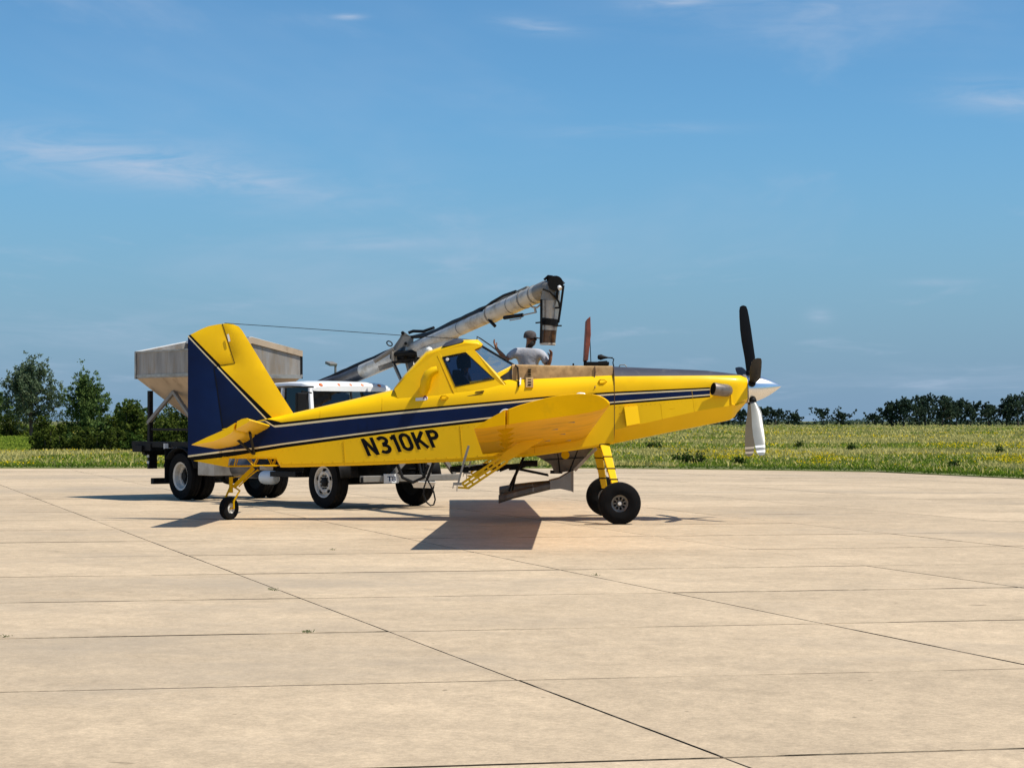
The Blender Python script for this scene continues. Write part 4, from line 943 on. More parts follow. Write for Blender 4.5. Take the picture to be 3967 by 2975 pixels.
# nose and ears
chain(vs_, es, hk-2, [(m_(2076, 1319, -.045), .014)]); chain(vs_, es, hk-2, [(m_(2048, 1318, -.088), .016)])
wr1 = m_(1924, 1352, -.12); wr2 = m_(2133, 1391, -.15)
a1 = chain(vs_, es, ch_i, [(m_(1999, 1364, -.02), .058), (m_(1978, 1378, -.05), .052), (m_(1962, 1394, -.08), .047), (m_(1944, 1374, -.10), .043), (wr1, .029)])
hand(vs_, es, a1, wr1, (-.35, -.05, .9), (.85, -.3, .3), 1, .16)
a2 = chain(vs_, es, ch_i, [(m_(2098, 1370, -.02), .058), (m_(2112, 1394, -.06), .053), (m_(2121, 1420, -.10), .048), (m_(2127, 1406, -.13), .043), (wr2, .029)])
hand(vs_, es, a2, wr2, (.1, -.1, 1), (-.7, -.6, .1), -1, .35)
for s in (-1, 1):
    hx = pel+Vector((s*.05, s*-.09, -.06)); kn = Vector((MAN.x+s*.06+.04, dm-s*.10, footz+.48)); an_ = Vector((MAN.x+s*.07, dm-s*.11, footz+.09))
    chain(vs_, es, 0, [(hx, .095), ((hx+kn)/2, .078), (kn, .06), ((kn+an_)/2, .055), (an_, .04), (an_+Vector((.14, 0, -.045)), (.035, .03))])
skinned('body', vs_, es, M['skin'], PM)
vs_ = [(tuple(pel+Vector((0, 0, .03))), (.175, .14))]; es = []
t1 = chain(vs_, es, 0, [(pel+Vector((0, 0, .2)), (.17, .14)), (m_(2048, 1390), (.225, .17)), (m_(2048, 1368), (.20, .15)), (m_(2049, 1351), (.105, .10)), (m_(2049, 1347), (.09, .085))])
chain(vs_, es, t1-2, [(m_(2001, 1363, -.02), .098), (m_(1978, 1378, -.05), .074), (m_(1966, 1390, -.075), .068)])
chain(vs_, es, t1-2, [(m_(2098, 1370, -.02), .098), (m_(2112, 1394, -.06), .076), (m_(2118, 1410, -.085), .072)])
skinned('t_shirt', vs_, es, M['shirt'], PM)
vs_ = [(tuple(pel+Vector((0, 0, .05))), (.165, .135))]; es = []
for s in (-1, 1):
    hx = pel+Vector((s*.05, s*-.09, -.06)); kn = Vector((MAN.x+s*.06+.04, dm-s*.10, footz+.48)); an_ = Vector((MAN.x+s*.07, dm-s*.11, footz+.12))
    chain(vs_, es, 0, [(hx, .11), ((hx+kn)/2, .093), (kn, .075), ((kn+an_)/2, .07), (an_, .058)])
skinned('trousers', vs_, es, M['jeans'], PM)
for s in (-1, 1):
    an_ = Vector((MAN.x+s*.07, dm-s*.11, footz)); skinned('boot', [(tuple(an_+Vector((-.03, 0, .10))), .055), (tuple(an_+Vector((-.02, 0, .045))), .055), (tuple(an_+Vector((.10, 0, .035))), .045), (tuple(an_+Vector((.19, 0, .028))), .034)], [(0, 1), (1, 2), (2, 3)], M['black'], PM)
hc = m_(2053, 1306)
cb = B(); cb.lathe([(.112, -.02), (.114, .0), (.110, .045), (.092, .085), (.052, .108), (.001, .116)], hc, (.05, 0, 1), 20)
bs = [];
for i in range(7):
    a = math.radians(-70+i*140/6); bs.append((hc+Vector((.10*math.cos(a), .10*math.sin(a), -.008)), hc+Vector((.09+.125*max(0, math.cos(a))**.5, .09*math.sin(a)-.02, -.03))))
for (a, b), (c, e) in zip(bs, bs[1:]): cb.add([a, b, e, c, a+Vector((0, 0, .012)), b+Vector((0, 0, .010)), e+Vector((0, 0, .010)), c+Vector((0, 0, .012))], [(0, 1, 2, 3), (7, 6, 5, 4), (1, 5, 6, 2), (0, 3, 7, 4)])
cb.build('cap', M['cap'], PM, smooth=45)
skinned('beard', [(tuple(m_(2066, 1340, -.02)), (.075, .085)), (tuple(m_(2059, 1334, -.03)), (.095, .105)), (tuple(m_(2051, 1327, -.025)), (.082, .096))], [(0, 1), (1, 2)], M['beard'], PM)
sg = B(); sg.bar(m_(2074, 1314, -.07), m_(2077, 1315, .06), .03, .035); sg.bar(m_(2074, 1313, -.075), m_(2052, 1314, -.095), .008, .012); sg.build('sunglasses', M['black'], PM)

# pilot in the cockpit
PP = thing('person', 'pilot in dark clothes seated inside the yellow cockpit', 'person', (W(1795, 0, D).x, D, 1.83))
def c_(px, py, dy=0.0): return W(px, py, D+dy)
vs_ = [(tuple(c_(1800, 1560)), (.16, .14))]; es = []
n1 = chain(vs_, es, 0, [(c_(1797, 1520), (.15, .15)), (c_(1795, 1482), (.17, .14)), (c_(1796, 1456), (.14, .11)), (c_(1799, 1437), (.062, .062)), (c_(1801, 1424), (.07, .07)), (c_(1802, 1405), (.09, .09)), (c_(1799, 1388), (.085, .085)), (c_(1799, 1380), (.05, .05))])
chain(vs_, es, n1-2, [(c_(1825, 1406), .016)])
for s in (-1, 1):
    wr = c_(1868, 1478, s*.12)
    k_ = chain(vs_, es, n1-5, [(c_(1795, 1460, s*.19), .07), (c_(1805, 1490, s*.25), .055), (c_(1832, 1508, s*.22), .046), (c_(1852, 1490, s*.16), .04), (wr, .028)])
    hand(vs_, es, k_, wr, (.8, -s*.2, .45), (.2, 0, -.9), s, .4)
    chain(vs_, es, 0, [(c_(1822, 1562, s*.12), .09), (c_(1880, 1556, s*.14), .07), (c_(1900, 1590, s*.14), .055), (c_(1912, 1620, s*.14), .04), (c_(1930, 1622, s*.14), .035)])
skinned('body', vs_, es, M['skin'], PP)
vs_ = [(tuple(c_(1800, 1562)), (.18, .16))]; es = []
n2 = chain(vs_, es, 0, [(c_(1797, 1520), (.17, .17)), (c_(1795, 1482), (.19, .16)), (c_(1796, 1456), (.155, .125)), (c_(1799, 1440), (.08, .08))])
for s in (-1, 1): chain(vs_, es, n2-1, [(c_(1795, 1460, s*.19), .085), (c_(1805, 1490, s*.25), .068), (c_(1832, 1508, s*.22), .058), (c_(1850, 1493, s*.165), .05)])
skinned('jacket', vs_, es, M['navy_cloth'], PP)
B().lathe([(.112, -.11), (.122, -.03), (.12, .04), (.09, .10), (.045, .13), (.001, .138)], c_(1796, 1402), (-.1, 0, 1), 20).build('helmet', M['navy_cloth'], PP, smooth=50)

# ------------------------------------------------------------------ tender truck
TF = Vector((-2.70, 37.45, 0)); TA = math.atan2(-.765, .645)
TR = thing('tender_truck', 'white cab tender truck with steel hopper and loading auger parked behind the plane', 'truck', TF, TA, world_coords=False)
cu_, su_ = math.cos(TA), math.sin(TA)
def tl(p): p = Vector(p)-TF; return Vector((cu_*p.x+su_*p.y, -su_*p.x+cu_*p.y, p.z))
# chassis
ch = B()
for s in (-1, 1): ch.box((-3.0, s*.42, .82), (8.2, .08, .24))
for a in (-6.9, -5.2, -3.5, -1.8, 0, .9): ch.box((a, 0, .82), (.1, .84, .16))
ch.cyl((0, -.95, .5), (0, .95, .5), .06); ch.cyl((-5.2, -.85, .5), (-5.2, .85, .5), .075); ch.lathe([(.001, -.2), (.18, -.12), (.2, 0), (.18, .12), (.001, .2)], (-5.2, 0, .5), (1, 0, 0), 16)
ch.box((-.2, 0, .78), (1.7, 1.1, .62)); ch.box((-2.6, 0, .72), (1.2, .5, .3))
ch.build('chassis', M['black'], TR)
for s in (-1, 1):
    wheel(TR, (0, s*1.03, .505), (0, s, 0), .505, .27, .29, 'front')
    wheel(TR, (-5.2, s*1.08, .50), (0, s, 0), .50, .26, .29, 'rear'); wheel(TR, (-5.2, s*.75, .50), (0, s, 0), .50, .26, .29, 'rear')
# hood and cab
def hsec(a, w, z0, z1, r): return [Vector((a, -w, z0)), Vector((a, -w, z1-r)), Vector((a, -w+r*.7, z1-.02)), Vector((a, -w*.4, z1)), Vector((a, w*.4, z1)), Vector((a, w-r*.7, z1-.02)), Vector((a, w, z1-r)), Vector((a, w, z0))]
hd = B(); hd.loft([hsec(-.62, .95, 1.0, 1.66, .16), hsec(.1, .88, 1.0, 1.60, .16), hsec(.75, .80, .95, 1.50, .15), hsec(.98, .76, .95, 1.42, .14)]); hood = hd.build('hood', M['white'], TR, smooth=40)
gr = B(); gr.box((1.0, 0, 1.15), (.03, .95, .48)); gri = gr.build('grille', M['black'], hood)
for i in range(6): B().box((1.022, 0, .96+i*.075), (.02, .93, .022)).build('grille_slat', M['chrome'], hood)
for s in (-1, 1):
    B().box((.93, s*.66, 1.12), (.06, .24, .2)).build('headlight', M['lens'], TR, bevel=.02)
    # wheel-arch fender
    fb_ = B(); secs = []
    for i in range(9):
        t = math.pi*(.02+.96*i/8); secs.append([Vector((.64*math.cos(t), s*y_, .56+.60*math.sin(t)*k_)) for y_, k_ in ((.78, 1.06), (1.12, 1.03), (1.19, .96), (1.19, .86))])
    fb_.loft(secs, closed=False, caps=False); fb_.build('fender', M['black'], TR, smooth=40, solid=.02)
RZ = 2.44
def csec_(a, z0, z1, w0, w1): return [Vector((a, -w0, z0)), Vector((a, -w1, z1)), Vector((a, w1, z1)), Vector((a, w0, z0))]
# lower cab body
cbx = B(); cbx.loft([csec_(-.62, .95, 1.68, 1.06, 1.02), csec_(-2.2, .95, 1.68, 1.06, 1.02)]); cab = cbx.build('cab', M['white'], TR, bevel=.03)
# roof with rounded edges
rf = B(); secs = []
for a, z, w in ((-.70, 2.33, .90), (-.76, 2.385, .955), (-1.0, 2.425, .985), (-1.5, RZ, .99), (-2.05, 2.425, .98), (-2.2, 2.38, .95)):
    secs.append([Vector((a, y_*w, z+dz)) for y_, dz in ((-1, -.085), (-.985, -.04), (-.90, -.012), (-.5, .012), (0, .018), (.5, .012), (.90, -.012), (.985, -.04), (1, -.085), (.9, -.09), (-.9, -.09))])
rf.loft(secs); roof = rf.build('cab_roof', M['white'], TR, smooth=40)
for i, y in enumerate((-.70, -.28, 0, .28, .70)):
    B().lathe([(.001, .022), (.03, .016), (.045, 0)], (-.735, y, 2.362), (.6, 0, .75), 12).build('marker_light', M['amber'], roof, smooth=40)
for s in (-1, 1):
    for q0, q1, w_ in (((-.60, s*.99, 1.66), (-.76, s*.93, 2.31), .08), ((-1.62, s*1.01, 1.66), (-1.66, s*.95, 2.31), .09), ((-2.14, s*1.0, 1.66), (-2.14, s*.94, 2.31), .13)):
        B().bar(q0, q1, .06, w_, up=(0, 1, 0)).build('window_pillar', M['white'], cab, bevel=.01)
B().bar((-.585, 0, 1.66), (-.745, 0, 2.31), .03, .035, up=(0, 1, 0)).build('window_pillar', M['black'], cab)
B().box((-2.185, 0, 1.99), (.03, 1.86, .66)).build('cab_rear_wall', M['white'], cab)
B().box((-2.165, 0, 1.99), (.006, 1.8, .62)).build('rear_lining', M['seat'], cab)
B().add([(-.585, -.96, 1.68), (-.585, .96, 1.68), (-.748, .90, 2.31), (-.748, -.90, 2.31)], [(0, 1, 2, 3)]).build('windscreen', M['glass_truck'], TR)
for s in (-1, 1):
    B().add([(-.66, s*.985, 1.68), (-1.62, s*1.0, 1.68), (-1.66, s*.94, 2.31), (-.79, s*.925, 2.31)], [(0, 1, 2, 3)]).build('door_window', M['glass_dark'], TR)
    mb = B(); mb.bar((-.62, s*1.0, 2.20), (-.45, s*1.33, 2.23), .025, .025); mb.bar((-.62, s*1.03, 1.62), (-.45, s*1.33, 1.64), .025, .025); mb.bar((-.45, s*1.33, 1.62), (-.45, s*1.33, 2.24), .022, .022); mb.build('mirror_bracket', M['black'], TR)
    B().box((-.45, s*1.33, 1.95), (.09, .26, .50)).build('wing_mirror', M['black'], TR, bevel=.02)
    B().bar((-.70, s*1.15, 2.31), (-.30, s*1.18, 2.31), .04, .03).build('mirror_arm', M['black'], TR)
sh = B(); sh.box((-1.85, -.45, 1.75), (.25, .5, .9)); sh.box((-1.85, .45, 1.75), (.25, .5, .9)); sh.box((-.8, 0, 1.62), (.3, 1.8, .1)); sh.lathe([(.20, 0), (.22, .015), (.20, .03)], (-1.05, -.45, 1.72), (-.7, 0, .7), 18); sh.build('cab_seats', M['seat'], TR, bevel=.04)
for y_ in (.35, -.45): B().tube([(-.56, y_, 1.69), (-.64, y_-.3, 1.98)], .010, 6).build('wiper', M['black'], TR)
bp = B(); bp.box((1.10, .1, .58), (.12, 2.3, .12)); bum = bp.build('front_bumper', M['alu'], TR, bevel=.012)
B().box((1.175, -.42, .585), (.02, .34, .17)).build('licence_plate', M['plate'], bum)
pt = text_mesh('T8', .02)
ptx = [v.co.x for v in pt.vertices]
for v in pt.vertices: v.co = Vector((1.188, -.52+v.co.x/max(ptx)*.20, .535+v.co.y*.13))
pt.materials.clear(); pt.materials.append(M['blue']); link(bpy.data.objects.new('plate_lettering', pt), bum)
B().box((1.13, -.85, .56), (.05, .45, .10)).build('tow_bar', M['black'], TR)
B().add([(1.16, .05, .52), (1.2, .62, .50), (1.1, .60, .38), (1.08, .18, .40)], [(0, 1, 2, 3)]).build('torn_sheet', M['white_plain'], TR, solid=.01)
hs = B(); base = tl(W(1655, 1862, 36.4)); loopp = [(1655, 1850), (1642, 1890), (1640, 1915), (1652, 1945), (1668, 1958), (1680, 1955), (1686, 1935), (1680, 1905), (1668, 1880), (1656, 1858)]
hs.tube([tl(W(a, b, 36.3)) for a, b in loopp], .016, 6); hs.tube([tl(W(a, b, 36.35)) for a, b in ((1540, 1800), (1560, 1850), (1600, 1868), (1640, 1850), (1660, 1800))], .03, 8); hs.tube([tl(W(a, b, 36.35)) for a, b in ((1620, 1780), (1630, 1830), (1655, 1855), (1680, 1790))], .03, 8); hs.build('hanging_hose', M['hose'], TR, smooth=40)
# A-frame and mast carrying the auger
HNG = tl(W(1583, 1362, 38.0)); apex = Vector((1.1, .5, 1.37))
af = B(); af.bar((1.1, -.35, .64), apex, .07, .07); af.bar((1.1, 1.15, .64), apex, .07, .07); af.bar(apex, HNG+Vector((0, 0, -.15)), .13, .13); af.bar((1.1, .5, .6), apex, .10, .10); af.bar((-.1, .95, 1.65), HNG+Vector((0.05, 0, -.2)), .05, .05)
af.bar(apex+Vector((0, -.1, .1)), tl(W(1525, 1408, 38.0)), .05, .05)
af.build('auger_mast', M['alu'], TR)
# lower tube (from under hopper, over the far edge of the roof) and swing tube
T0 = Vector((-2.2, .85, 2.50)); dirl = (HNG-T0).normalized(); base = HNG-dirl*5.35; base.y -= .25
lt = B(); lt.tube([base, T0, HNG-dirl*.05], .155, 20); lo_t = lt.build('auger_tube', M['auger_dark'], TR, smooth=50)
s1 = B(); s1.tube([T0+dirl*.75, HNG-dirl*.32], .158, 20); s1.build('tube_sleeve', M['auger'], TR, smooth=50)
HEAD = tl(W(2118, 1122, 33.0)); dirs = (HEAD-HNG).normalized(); LN = (HEAD-HNG).length
s2 = B(); s2.tube([HNG+dirs*.15, HNG+dirs*(LN*.62)], .132, 20); sw = s2.build('swing_auger_tube', M['auger'], TR, smooth=50)
s3 = B(); s3.tube([HNG+dirs*(LN*.615), HNG+dirs*(LN*.64), HNG+dirs*(LN*.98)], [.14, .160, .158], 20); s3.build('outer_sleeve', M['auger'], TR, smooth=50)
for f in (.64, .86, .93): B().cyl(HNG+dirs*(LN*f-.02), HNG+dirs*(LN*f+.02), .167, n=20).build('sleeve_clamp', M['alu'], TR, smooth=40)
# hinge plates with pivot pins
UPD = Vector((0, 0, 1)); nrm = tl(Vector((0, -1, 0))+TF); perp = (UPD-dirl*dirl.dot(UPD)).normalized()
def wl_(px, py, d): return tl(W(px, py, d))
hp = B()
for dd in (37.72, 38.30):
    hp.prism([wl_(1515, 1357, dd), wl_(1548, 1310, dd), wl_(1562, 1283, dd), wl_(1602, 1312, dd), wl_(1600, 1345, dd), wl_(1560, 1343, dd), wl_(1520, 1372, dd)], tl(W(0, 0, 0)+Vector((0, .03, 0)))-tl(W(0, 0, 0)))
    hp.prism([wl_(1600, 1325, dd), wl_(1655, 1298, dd), wl_(1745, 1252, dd-.9), wl_(1748, 1262, dd-.9), wl_(1660, 1322, dd), wl_(1606, 1362, dd)], tl(W(0, 0, 0)+Vector((0, .03, 0)))-tl(W(0, 0, 0)))
hp.build('hinge_plate', M['alu'], TR)
hk_ = B(); hk_.box(HNG+Vector((-.05, 0, -.12)), (.34, .5, .22)); hk_.cyl(wl_(1560, 1290, 37.65), wl_(1560, 1290, 38.4), .035); hk_.cyl(wl_(1572, 1330, 37.6), wl_(1572, 1330, 38.4), .03); hk_.box(wl_(1560, 1375, 37.9), (.45, .3, .16)); hk_.box(wl_(1590, 1372, 37.8), (.4, .26, .12)); hk_.cyl(wl_(1530, 1372, 37.7), wl_(1640, 1362, 37.5), .05); hk_.cyl(wl_(1535, 1394, 37.8), wl_(1612, 1388, 37.7), .045)
hk_.build('swivel_drive', M['black'], TR, bevel=.01)
sv = B(); sv.bar(wl_(1522, 1360, 37.7), wl_(1528, 1398, 37.7), .06, .10); sv.build('tube_clamp', M['alu'], TR); B().tube([wl_(1450, 1400, 37.75), wl_(1525, 1352, 37.7)], .045, 8).build('tube_rib', M['alu'], TR, smooth=40); B().bar(wl_(1468, 1428, 38.1), wl_(1522, 1410, 38.1), .12, .10).build('lower_rib', M['alu'], TR)
for f_, l_ in ((.22, .30), (.34, .22), (.70, .2)):
    c_q = HNG+dirs*(LN*f_)+nrm*.137+Vector((0, 0, .03)); B().box(c_q, (l_, .02, .10), (dirs, nrm, dirs.cross(nrm).normalized())).build('tube_bracket', M['alu'], TR)
for f_ in (.42, .78):
    c_q = HNG+dirs*(LN*f_); r_q = .136 if f_ < .6 else .1635; B().cyl(c_q-dirs*.008, c_q+dirs*.008, r_q, n=20).build('tube_weld', M['auger_dark'], TR, smooth=40)
for f_ in (.35, .62, .8):
    c_q = T0+(HNG-T0)*f_; B().box(c_q+nrm*.155+Vector((0, 0, .01)), (.26, .02, .14), (dirl, nrm, dirl.cross(nrm).normalized())).build('inspection_hatch', M['alu'], TR)
B().bar(HNG+dirs*(LN*.66)+Vector((0, 0, .19)), HNG+dirs*(LN*.88)+Vector((0, 0, .19)), .05, .03).build('sleeve_rail', M['alu'], TR)
B().bar(HNG+dirs*(LN*.72)+nrm*.16+Vector((0, 0, .09)), HNG+dirs*(LN*.97)+nrm*.16+Vector((0, 0, .10)), .03, .05).build('side_rail', M['alu'], TR)
sv2 = B(); sv2.bar(wl_(1625, 1372, 37.3), wl_(1768, 1312, 36.2), .11, .12); sv2.build('lower_channel', M['auger'], TR)
# hydraulic hoses draped along both tubes
def off(p, up, sidev=0.0): return p+Vector((0, 0, up))+nrm*sidev
hz = B()
for j, (u0, sd0) in enumerate(((.178, .03), (.172, .075), (.150, .115), (.180, -.02))):
    pts = [off(T0-dirl*1.4+(HNG-T0)*t, u0+.012*math.sin(9*t+j), sd0) for t in (0, .3, .6, .8, 1.0, 1.25, 1.5)]
    pts += [off(HNG+dirs*.1, .26, sd0)]
    pts += [off(HNG+dirs*(LN*t), u0-.01+.02*math.sin(14*t+j), sd0) for t in (.15, .25, .35, .45, .55)]
    if j < 2: pts += [off(HNG+dirs*(LN*.60), .17, .10), off(HNG+dirs*(LN*.64), .205, .05), off(HNG+dirs*(LN*.72), .23, .02), off(HNG+dirs*(LN*.80), .205, .03)]
    else: pts += [off(HNG+dirs*(LN*.60), .07, .20), off(HNG+dirs*(LN*.625), -.12, .20), off(HNG+dirs*(LN*.66), -.25, .10)]
    hz.tube(pts, .030, 8)
hz.tube([wl_(1509+11*math.cos(t_), 1331-9*math.sin(t_)+.3*11*math.cos(t_), 37.6) for t_ in [i*.63 for i in range(11)]], .014, 6)
hz.tube([wl_(1582, 1290, 37.8), wl_(1600, 1283, 37.8), wl_(1640, 1284, 37.7), wl_(1680, 1270, 37.4)], .03, 8)
hz.build('hydraulic_hose', M['hose'], TR, smooth=50)
hy = B(); hy.cyl(wl_(1954, 1231, 33.9), wl_(2024, 1221, 33.5), .035, n=12); hy.build('hydraulic_cylinder', M['black'], TR, smooth=40)
hr = B(); hr.cyl(wl_(2024, 1221, 33.5), wl_(2078, 1210, 33.2), .012, n=8); hr.bar(wl_(2076, 1212, 33.2), wl_(2072, 1194, 33.2), .03, .03); hr.tube([wl_(2020, 1228, 33.5), wl_(2016, 1234, 33.5), wl_(1975, 1241, 33.7)], .012, 6); hr.tube([wl_(2050, 1178, 33.2), wl_(2062, 1190, 33.2), wl_(2080, 1192, 33.1), wl_(2094, 1180, 33.1)], .016, 6); hr.build('cylinder_rod', M['steel'], TR, smooth=40)
# discharge head and spout
def ringz(px, py, d, r): return W(px, py, d), r
sp0, sp1_, sp2_, sp3_, sp4_, sp5_ = [tl(W(a, b, 32.95)) for a, b in ((2128, 1105), (2132, 1165), (2130, 1240), (2127, 1262), (2126, 1280), (2122, 1336))]
hb = B(); hb.tube([HNG+dirs*(LN*.95), HEAD, tl(W(2130, 1112, 32.95)), tl(W(2134, 1140, 32.95)), sp1_], [.158, .160, .165, .165, .165], 20); hb.build('discharge_elbow', M['alu'], TR, smooth=50)
B().tube([sp1_, sp2_], [.168, .150], 20).build('spout', M['steel'], TR, smooth=50)
B().cyl(sp2_+Vector((0, 0, .02)), sp3_, .158, .152, n=20).build('spout_clamp', M['black'], TR, smooth=40)
B().cyl(sp3_, sp4_, .143, .140, n=20).build('spout_ring', M['steel'], TR, smooth=40)
B().cyl(sp4_, sp5_, .136, .128, n=20).build('spout_sleeve', M['brown_tube'], TR, smooth=40)
B().lathe([(.124, 0), (.136, .0), (.136, .03), (.124, .03)], sp5_, (0, 0, 1), 20).build('spout_lip', M['auger'], TR, smooth=40)
mo = B(); mc = tl(W(2155, 1095, 32.9)); xw = tl(TF+Vector((0, 1, 0))); mo.cyl(tl(W(2152, 1098, 32.72)), tl(W(2152, 1098, 33.15)), .13, n=18); mo.cyl(tl(W(2160, 1090, 32.8)), tl(W(2178, 1108, 32.8)), .07, n=12); mo.box(tl(W(2140, 1085, 32.9)), (.14, .14, .12))
mo.tube([wl_(2108, 1085, 32.9), wl_(2124, 1070, 32.9), wl_(2140, 1072, 32.8), wl_(2165, 1100, 32.75), wl_(2158, 1140, 32.75), wl_(2158, 1158, 32.8)], .022, 8); mo.tube([wl_(2103, 1120, 32.75), wl_(2130, 1130, 32.72), wl_(2150, 1150, 32.75), wl_(2165, 1170, 32.78), wl_(2168, 1188, 32.78)], .018, 8)
mo.build('auger_motor', M['black'], TR, smooth=40)
B().cyl(wl_(2166, 1112, 32.74), wl_(2171, 1120, 32.7), .036, n=12).build('motor_cap', M['white_plain'], TR)
ro = B(); ro.tube([wl_(2183, 1106, 32.7), wl_(2172, 1190, 32.72), wl_(2163, 1250, 32.75)], .020, 8); ro.bar(wl_(2150, 1193, 32.75), wl_(2174, 1192, 32.72), .04, .03); ro.tube([wl_(2075, 1251, 32.85), wl_(2105, 1248, 32.8)], .014, 6); ro.tube([wl_(2150, 1262, 32.8), wl_(2176, 1262, 32.78)], .014, 6)
ro.tube([wl_(2097, 1160, 32.78), wl_(2097, 1260, 32.8), wl_(2095, 1330, 32.82)], .022, 8); ro.build('spout_rod', M['black'], TR, smooth=40)
# tender hopper (box, gables, cone), bed frame
A0, A1, HWd = -6.94, -4.35, 1.25; ZB_, ZS, ZP = 2.577, 3.15, 3.40
hx = B()
for s in (-1, 1): hx.box(((A0+A1)/2, s*HWd, (ZB_+ZS)/2), (A1-A0-.05, .03, ZS-ZB_))
for a in (A0, A1):
    t = .03 if a == A1 else -.03
    hx.prism([(a, -HWd, ZB_), (a, HWd, ZB_), (a, HWd, ZS), (a, 0, ZP), (a, -HWd, ZS)], (t*.9, 0, 0))
hop = hx.build('hopper', M['hopper_steel'], TR)
for a, t in ((A0, -.05), (A1, .036)):
    for s in (-1, 1): B().prism([(a+t, s*(HWd+.02), ZS+.015), (a+t, 0, ZP+.02), (a+t, 0, ZP-.11), (a+t, s*(HWd+.02), ZS-.11 if a > A0+.1 else ZS-.02)], (.03, 0, 0)).build('gable_trim', M['hopper_tan'] if a > A0+.1 else M['white_plain'], hop)
for s in (-1, 1):
    B().box(((A0+A1)/2, s*(HWd+.012), ZB_+.05), (A1-A0+.10, .03, .06)).build('hopper_flange', M['steel'], hop); B().box(((A0+A1)/2, s*(HWd+.01), ZS), (A1-A0+.05, .05, .03)).build('top_rail', M['steel'], hop)
    for a in (A0-.01, A1+.01): B().box((a, s*(HWd+.012), (ZB_+ZS)/2), (.06, .05, ZS-ZB_+.02)).build('corner_post', M['black'] if a > A1 else M['steel'], hop)
B().box((A1+.03, 0, ZB_+.03), (.05, 2.5, .08)).build('hopper_flange', M['steel'], hop)
B().bar((A0, 0, ZP), (A1, 0, ZP), .06, .06).build('ridge_pole', M['white_plain'], hop)
tp_ = B(); tp_.add([(A0, 0, ZP+.03), (A1, 0, ZP+.03), (A1, 1.25, ZS+.02), (A0, 1.25, ZS+.02)], [(0, 1, 2, 3)]); tp_.build('hopper_tarp', M['white_plain'], hop, solid=.02)
cn = B(); cx_ = (A0+A1)/2; cn.loft([[Vector((A0, -HWd, ZB_)), Vector((A0, HWd, ZB_)), Vector((A1, HWd, ZB_)), Vector((A1, -HWd, ZB_))], [Vector((cx_-.22, -.22, 1.46)), Vector((cx_-.22, .22, 1.46)), Vector((cx_+.22, .22, 1.46)), Vector((cx_+.22, -.22, 1.46))]]); cn.build('hopper_cone', M['hopper_tan'], hop)
B().box((cx_, 0, 1.36), (.4, .4, .30)).build('hopper_outlet', M['steel'], hop)
bf = B()
for a in (A0+.35, A1-.35):
    for s in (-1, 1): bf.box((a, s*1.12, 1.74), (.09, .09, 1.14))
for s in (-1, 1):
    bf.box(((A0+A1)/2-.1, s*1.12, 1.16), (A1-A0+.5, .12, .12)); bf.box(((A0+A1)/2, s*1.12, 1.48), (A1-A0-.7, .05, .05))
for a in (A0+.1, A1-.1, -5.6): bf.box((a, 0, 1.02), (.12, 2.3, .14))
bf.build('bed_frame', M['black'], TR)
for s in (-1, 1):
    mid = Vector((cx_-.15, s*1.0, 2.28))
    for a_ in (A0+.33, A1-.33): B().bar(Vector((a_, s*1.16, 1.62)), mid, .07, .07).build('hopper_brace', M['alu'], TR)
pf = B(); pf.box((A0+.10, -.8, 1.16), (.62, .75, .05)); pf.box((A0+.0, -.85, 1.06), (.40, .8, .14)); pf.box((A0+.25, -1.0, 1.10), (.5, .4, .16)); pf.box((A0-.12, 0, .98), (.10, 2.0, .14)); pf.build('rear_platform', M['black'], TR)
tlp = B().box((A0-.04, -.85, .80), (.08, .20, .36)).build('tail_lamp_panel', M['black'], TR)
for z in (.90, .76): B().box((A0-.04, -.956, z), (.09, .012, .055)).build('tail_lamp', M['plate'], tlp)
ub = B(); ub.box((A0+.25, -.62, .75), (.12, .12, .78)); ub.box((A0+.25, .62, .75), (.12, .12, .78)); ub.box((A0+.22, 0, .36), (.12, 2.0, .13)); ub.build('underride_guard', M['black'], TR)
for s in (-1, 1):
    B().box((-5.74, s*.98, .72), (.03, .54, .72)).build('mud_flap', M['rubber'], TR); B().box((-5.745, s*.98, 1.13), (.035, .58, .11)).build('flap_bracket', M['plate'], TR)
    fb_ = B(); secs = []
    for i in range(9):
        t = math.pi*(.1+.8*i/8); secs.append([Vector((-5.2+.66*math.cos(t), s*y_, .5+.60*math.sin(t))) for y_ in (.6, 1.24)])
    fb_.loft(secs, closed=False, caps=False); fb_.build('rear_fender', M['black'], TR, smooth=50, solid=.02)
tk = B(); tk.lathe([(.001, -.45), (.20, -.45), (.22, -.42), (.22, .42), (.20, .45), (.001, .45)], (-3.05, -.85, .72), (1, 0, 0), 20); tk.build('fuel_tank', M['auger_dark'], TR, smooth=40)
at = B(); at.lathe([(.001, -.27), (.08, -.26), (.13, -.19), (.14, -.1), (.14, .1), (.13, .19), (.08, .26), (.001, .27)], (-2.13, -.98, .54), (1, 0, 0), 18); at.build('air_tank', M['plate'], TR, smooth=40)
B().box((-4.1, -1.02, .72), (.62, .45, .36)).build('tool_box', M['steel'], TR, bevel=.01)
B().box((-1.35, -1.02, .62), (.9, .32, .10)).build('cab_step', M['black'], TR, bevel=.01)
B().cyl((-2.32, -.75, 1.0), (-2.32, -.75, 2.2), .07, n=14).build('exhaust_pipe', M['black'], TR, smooth=40)

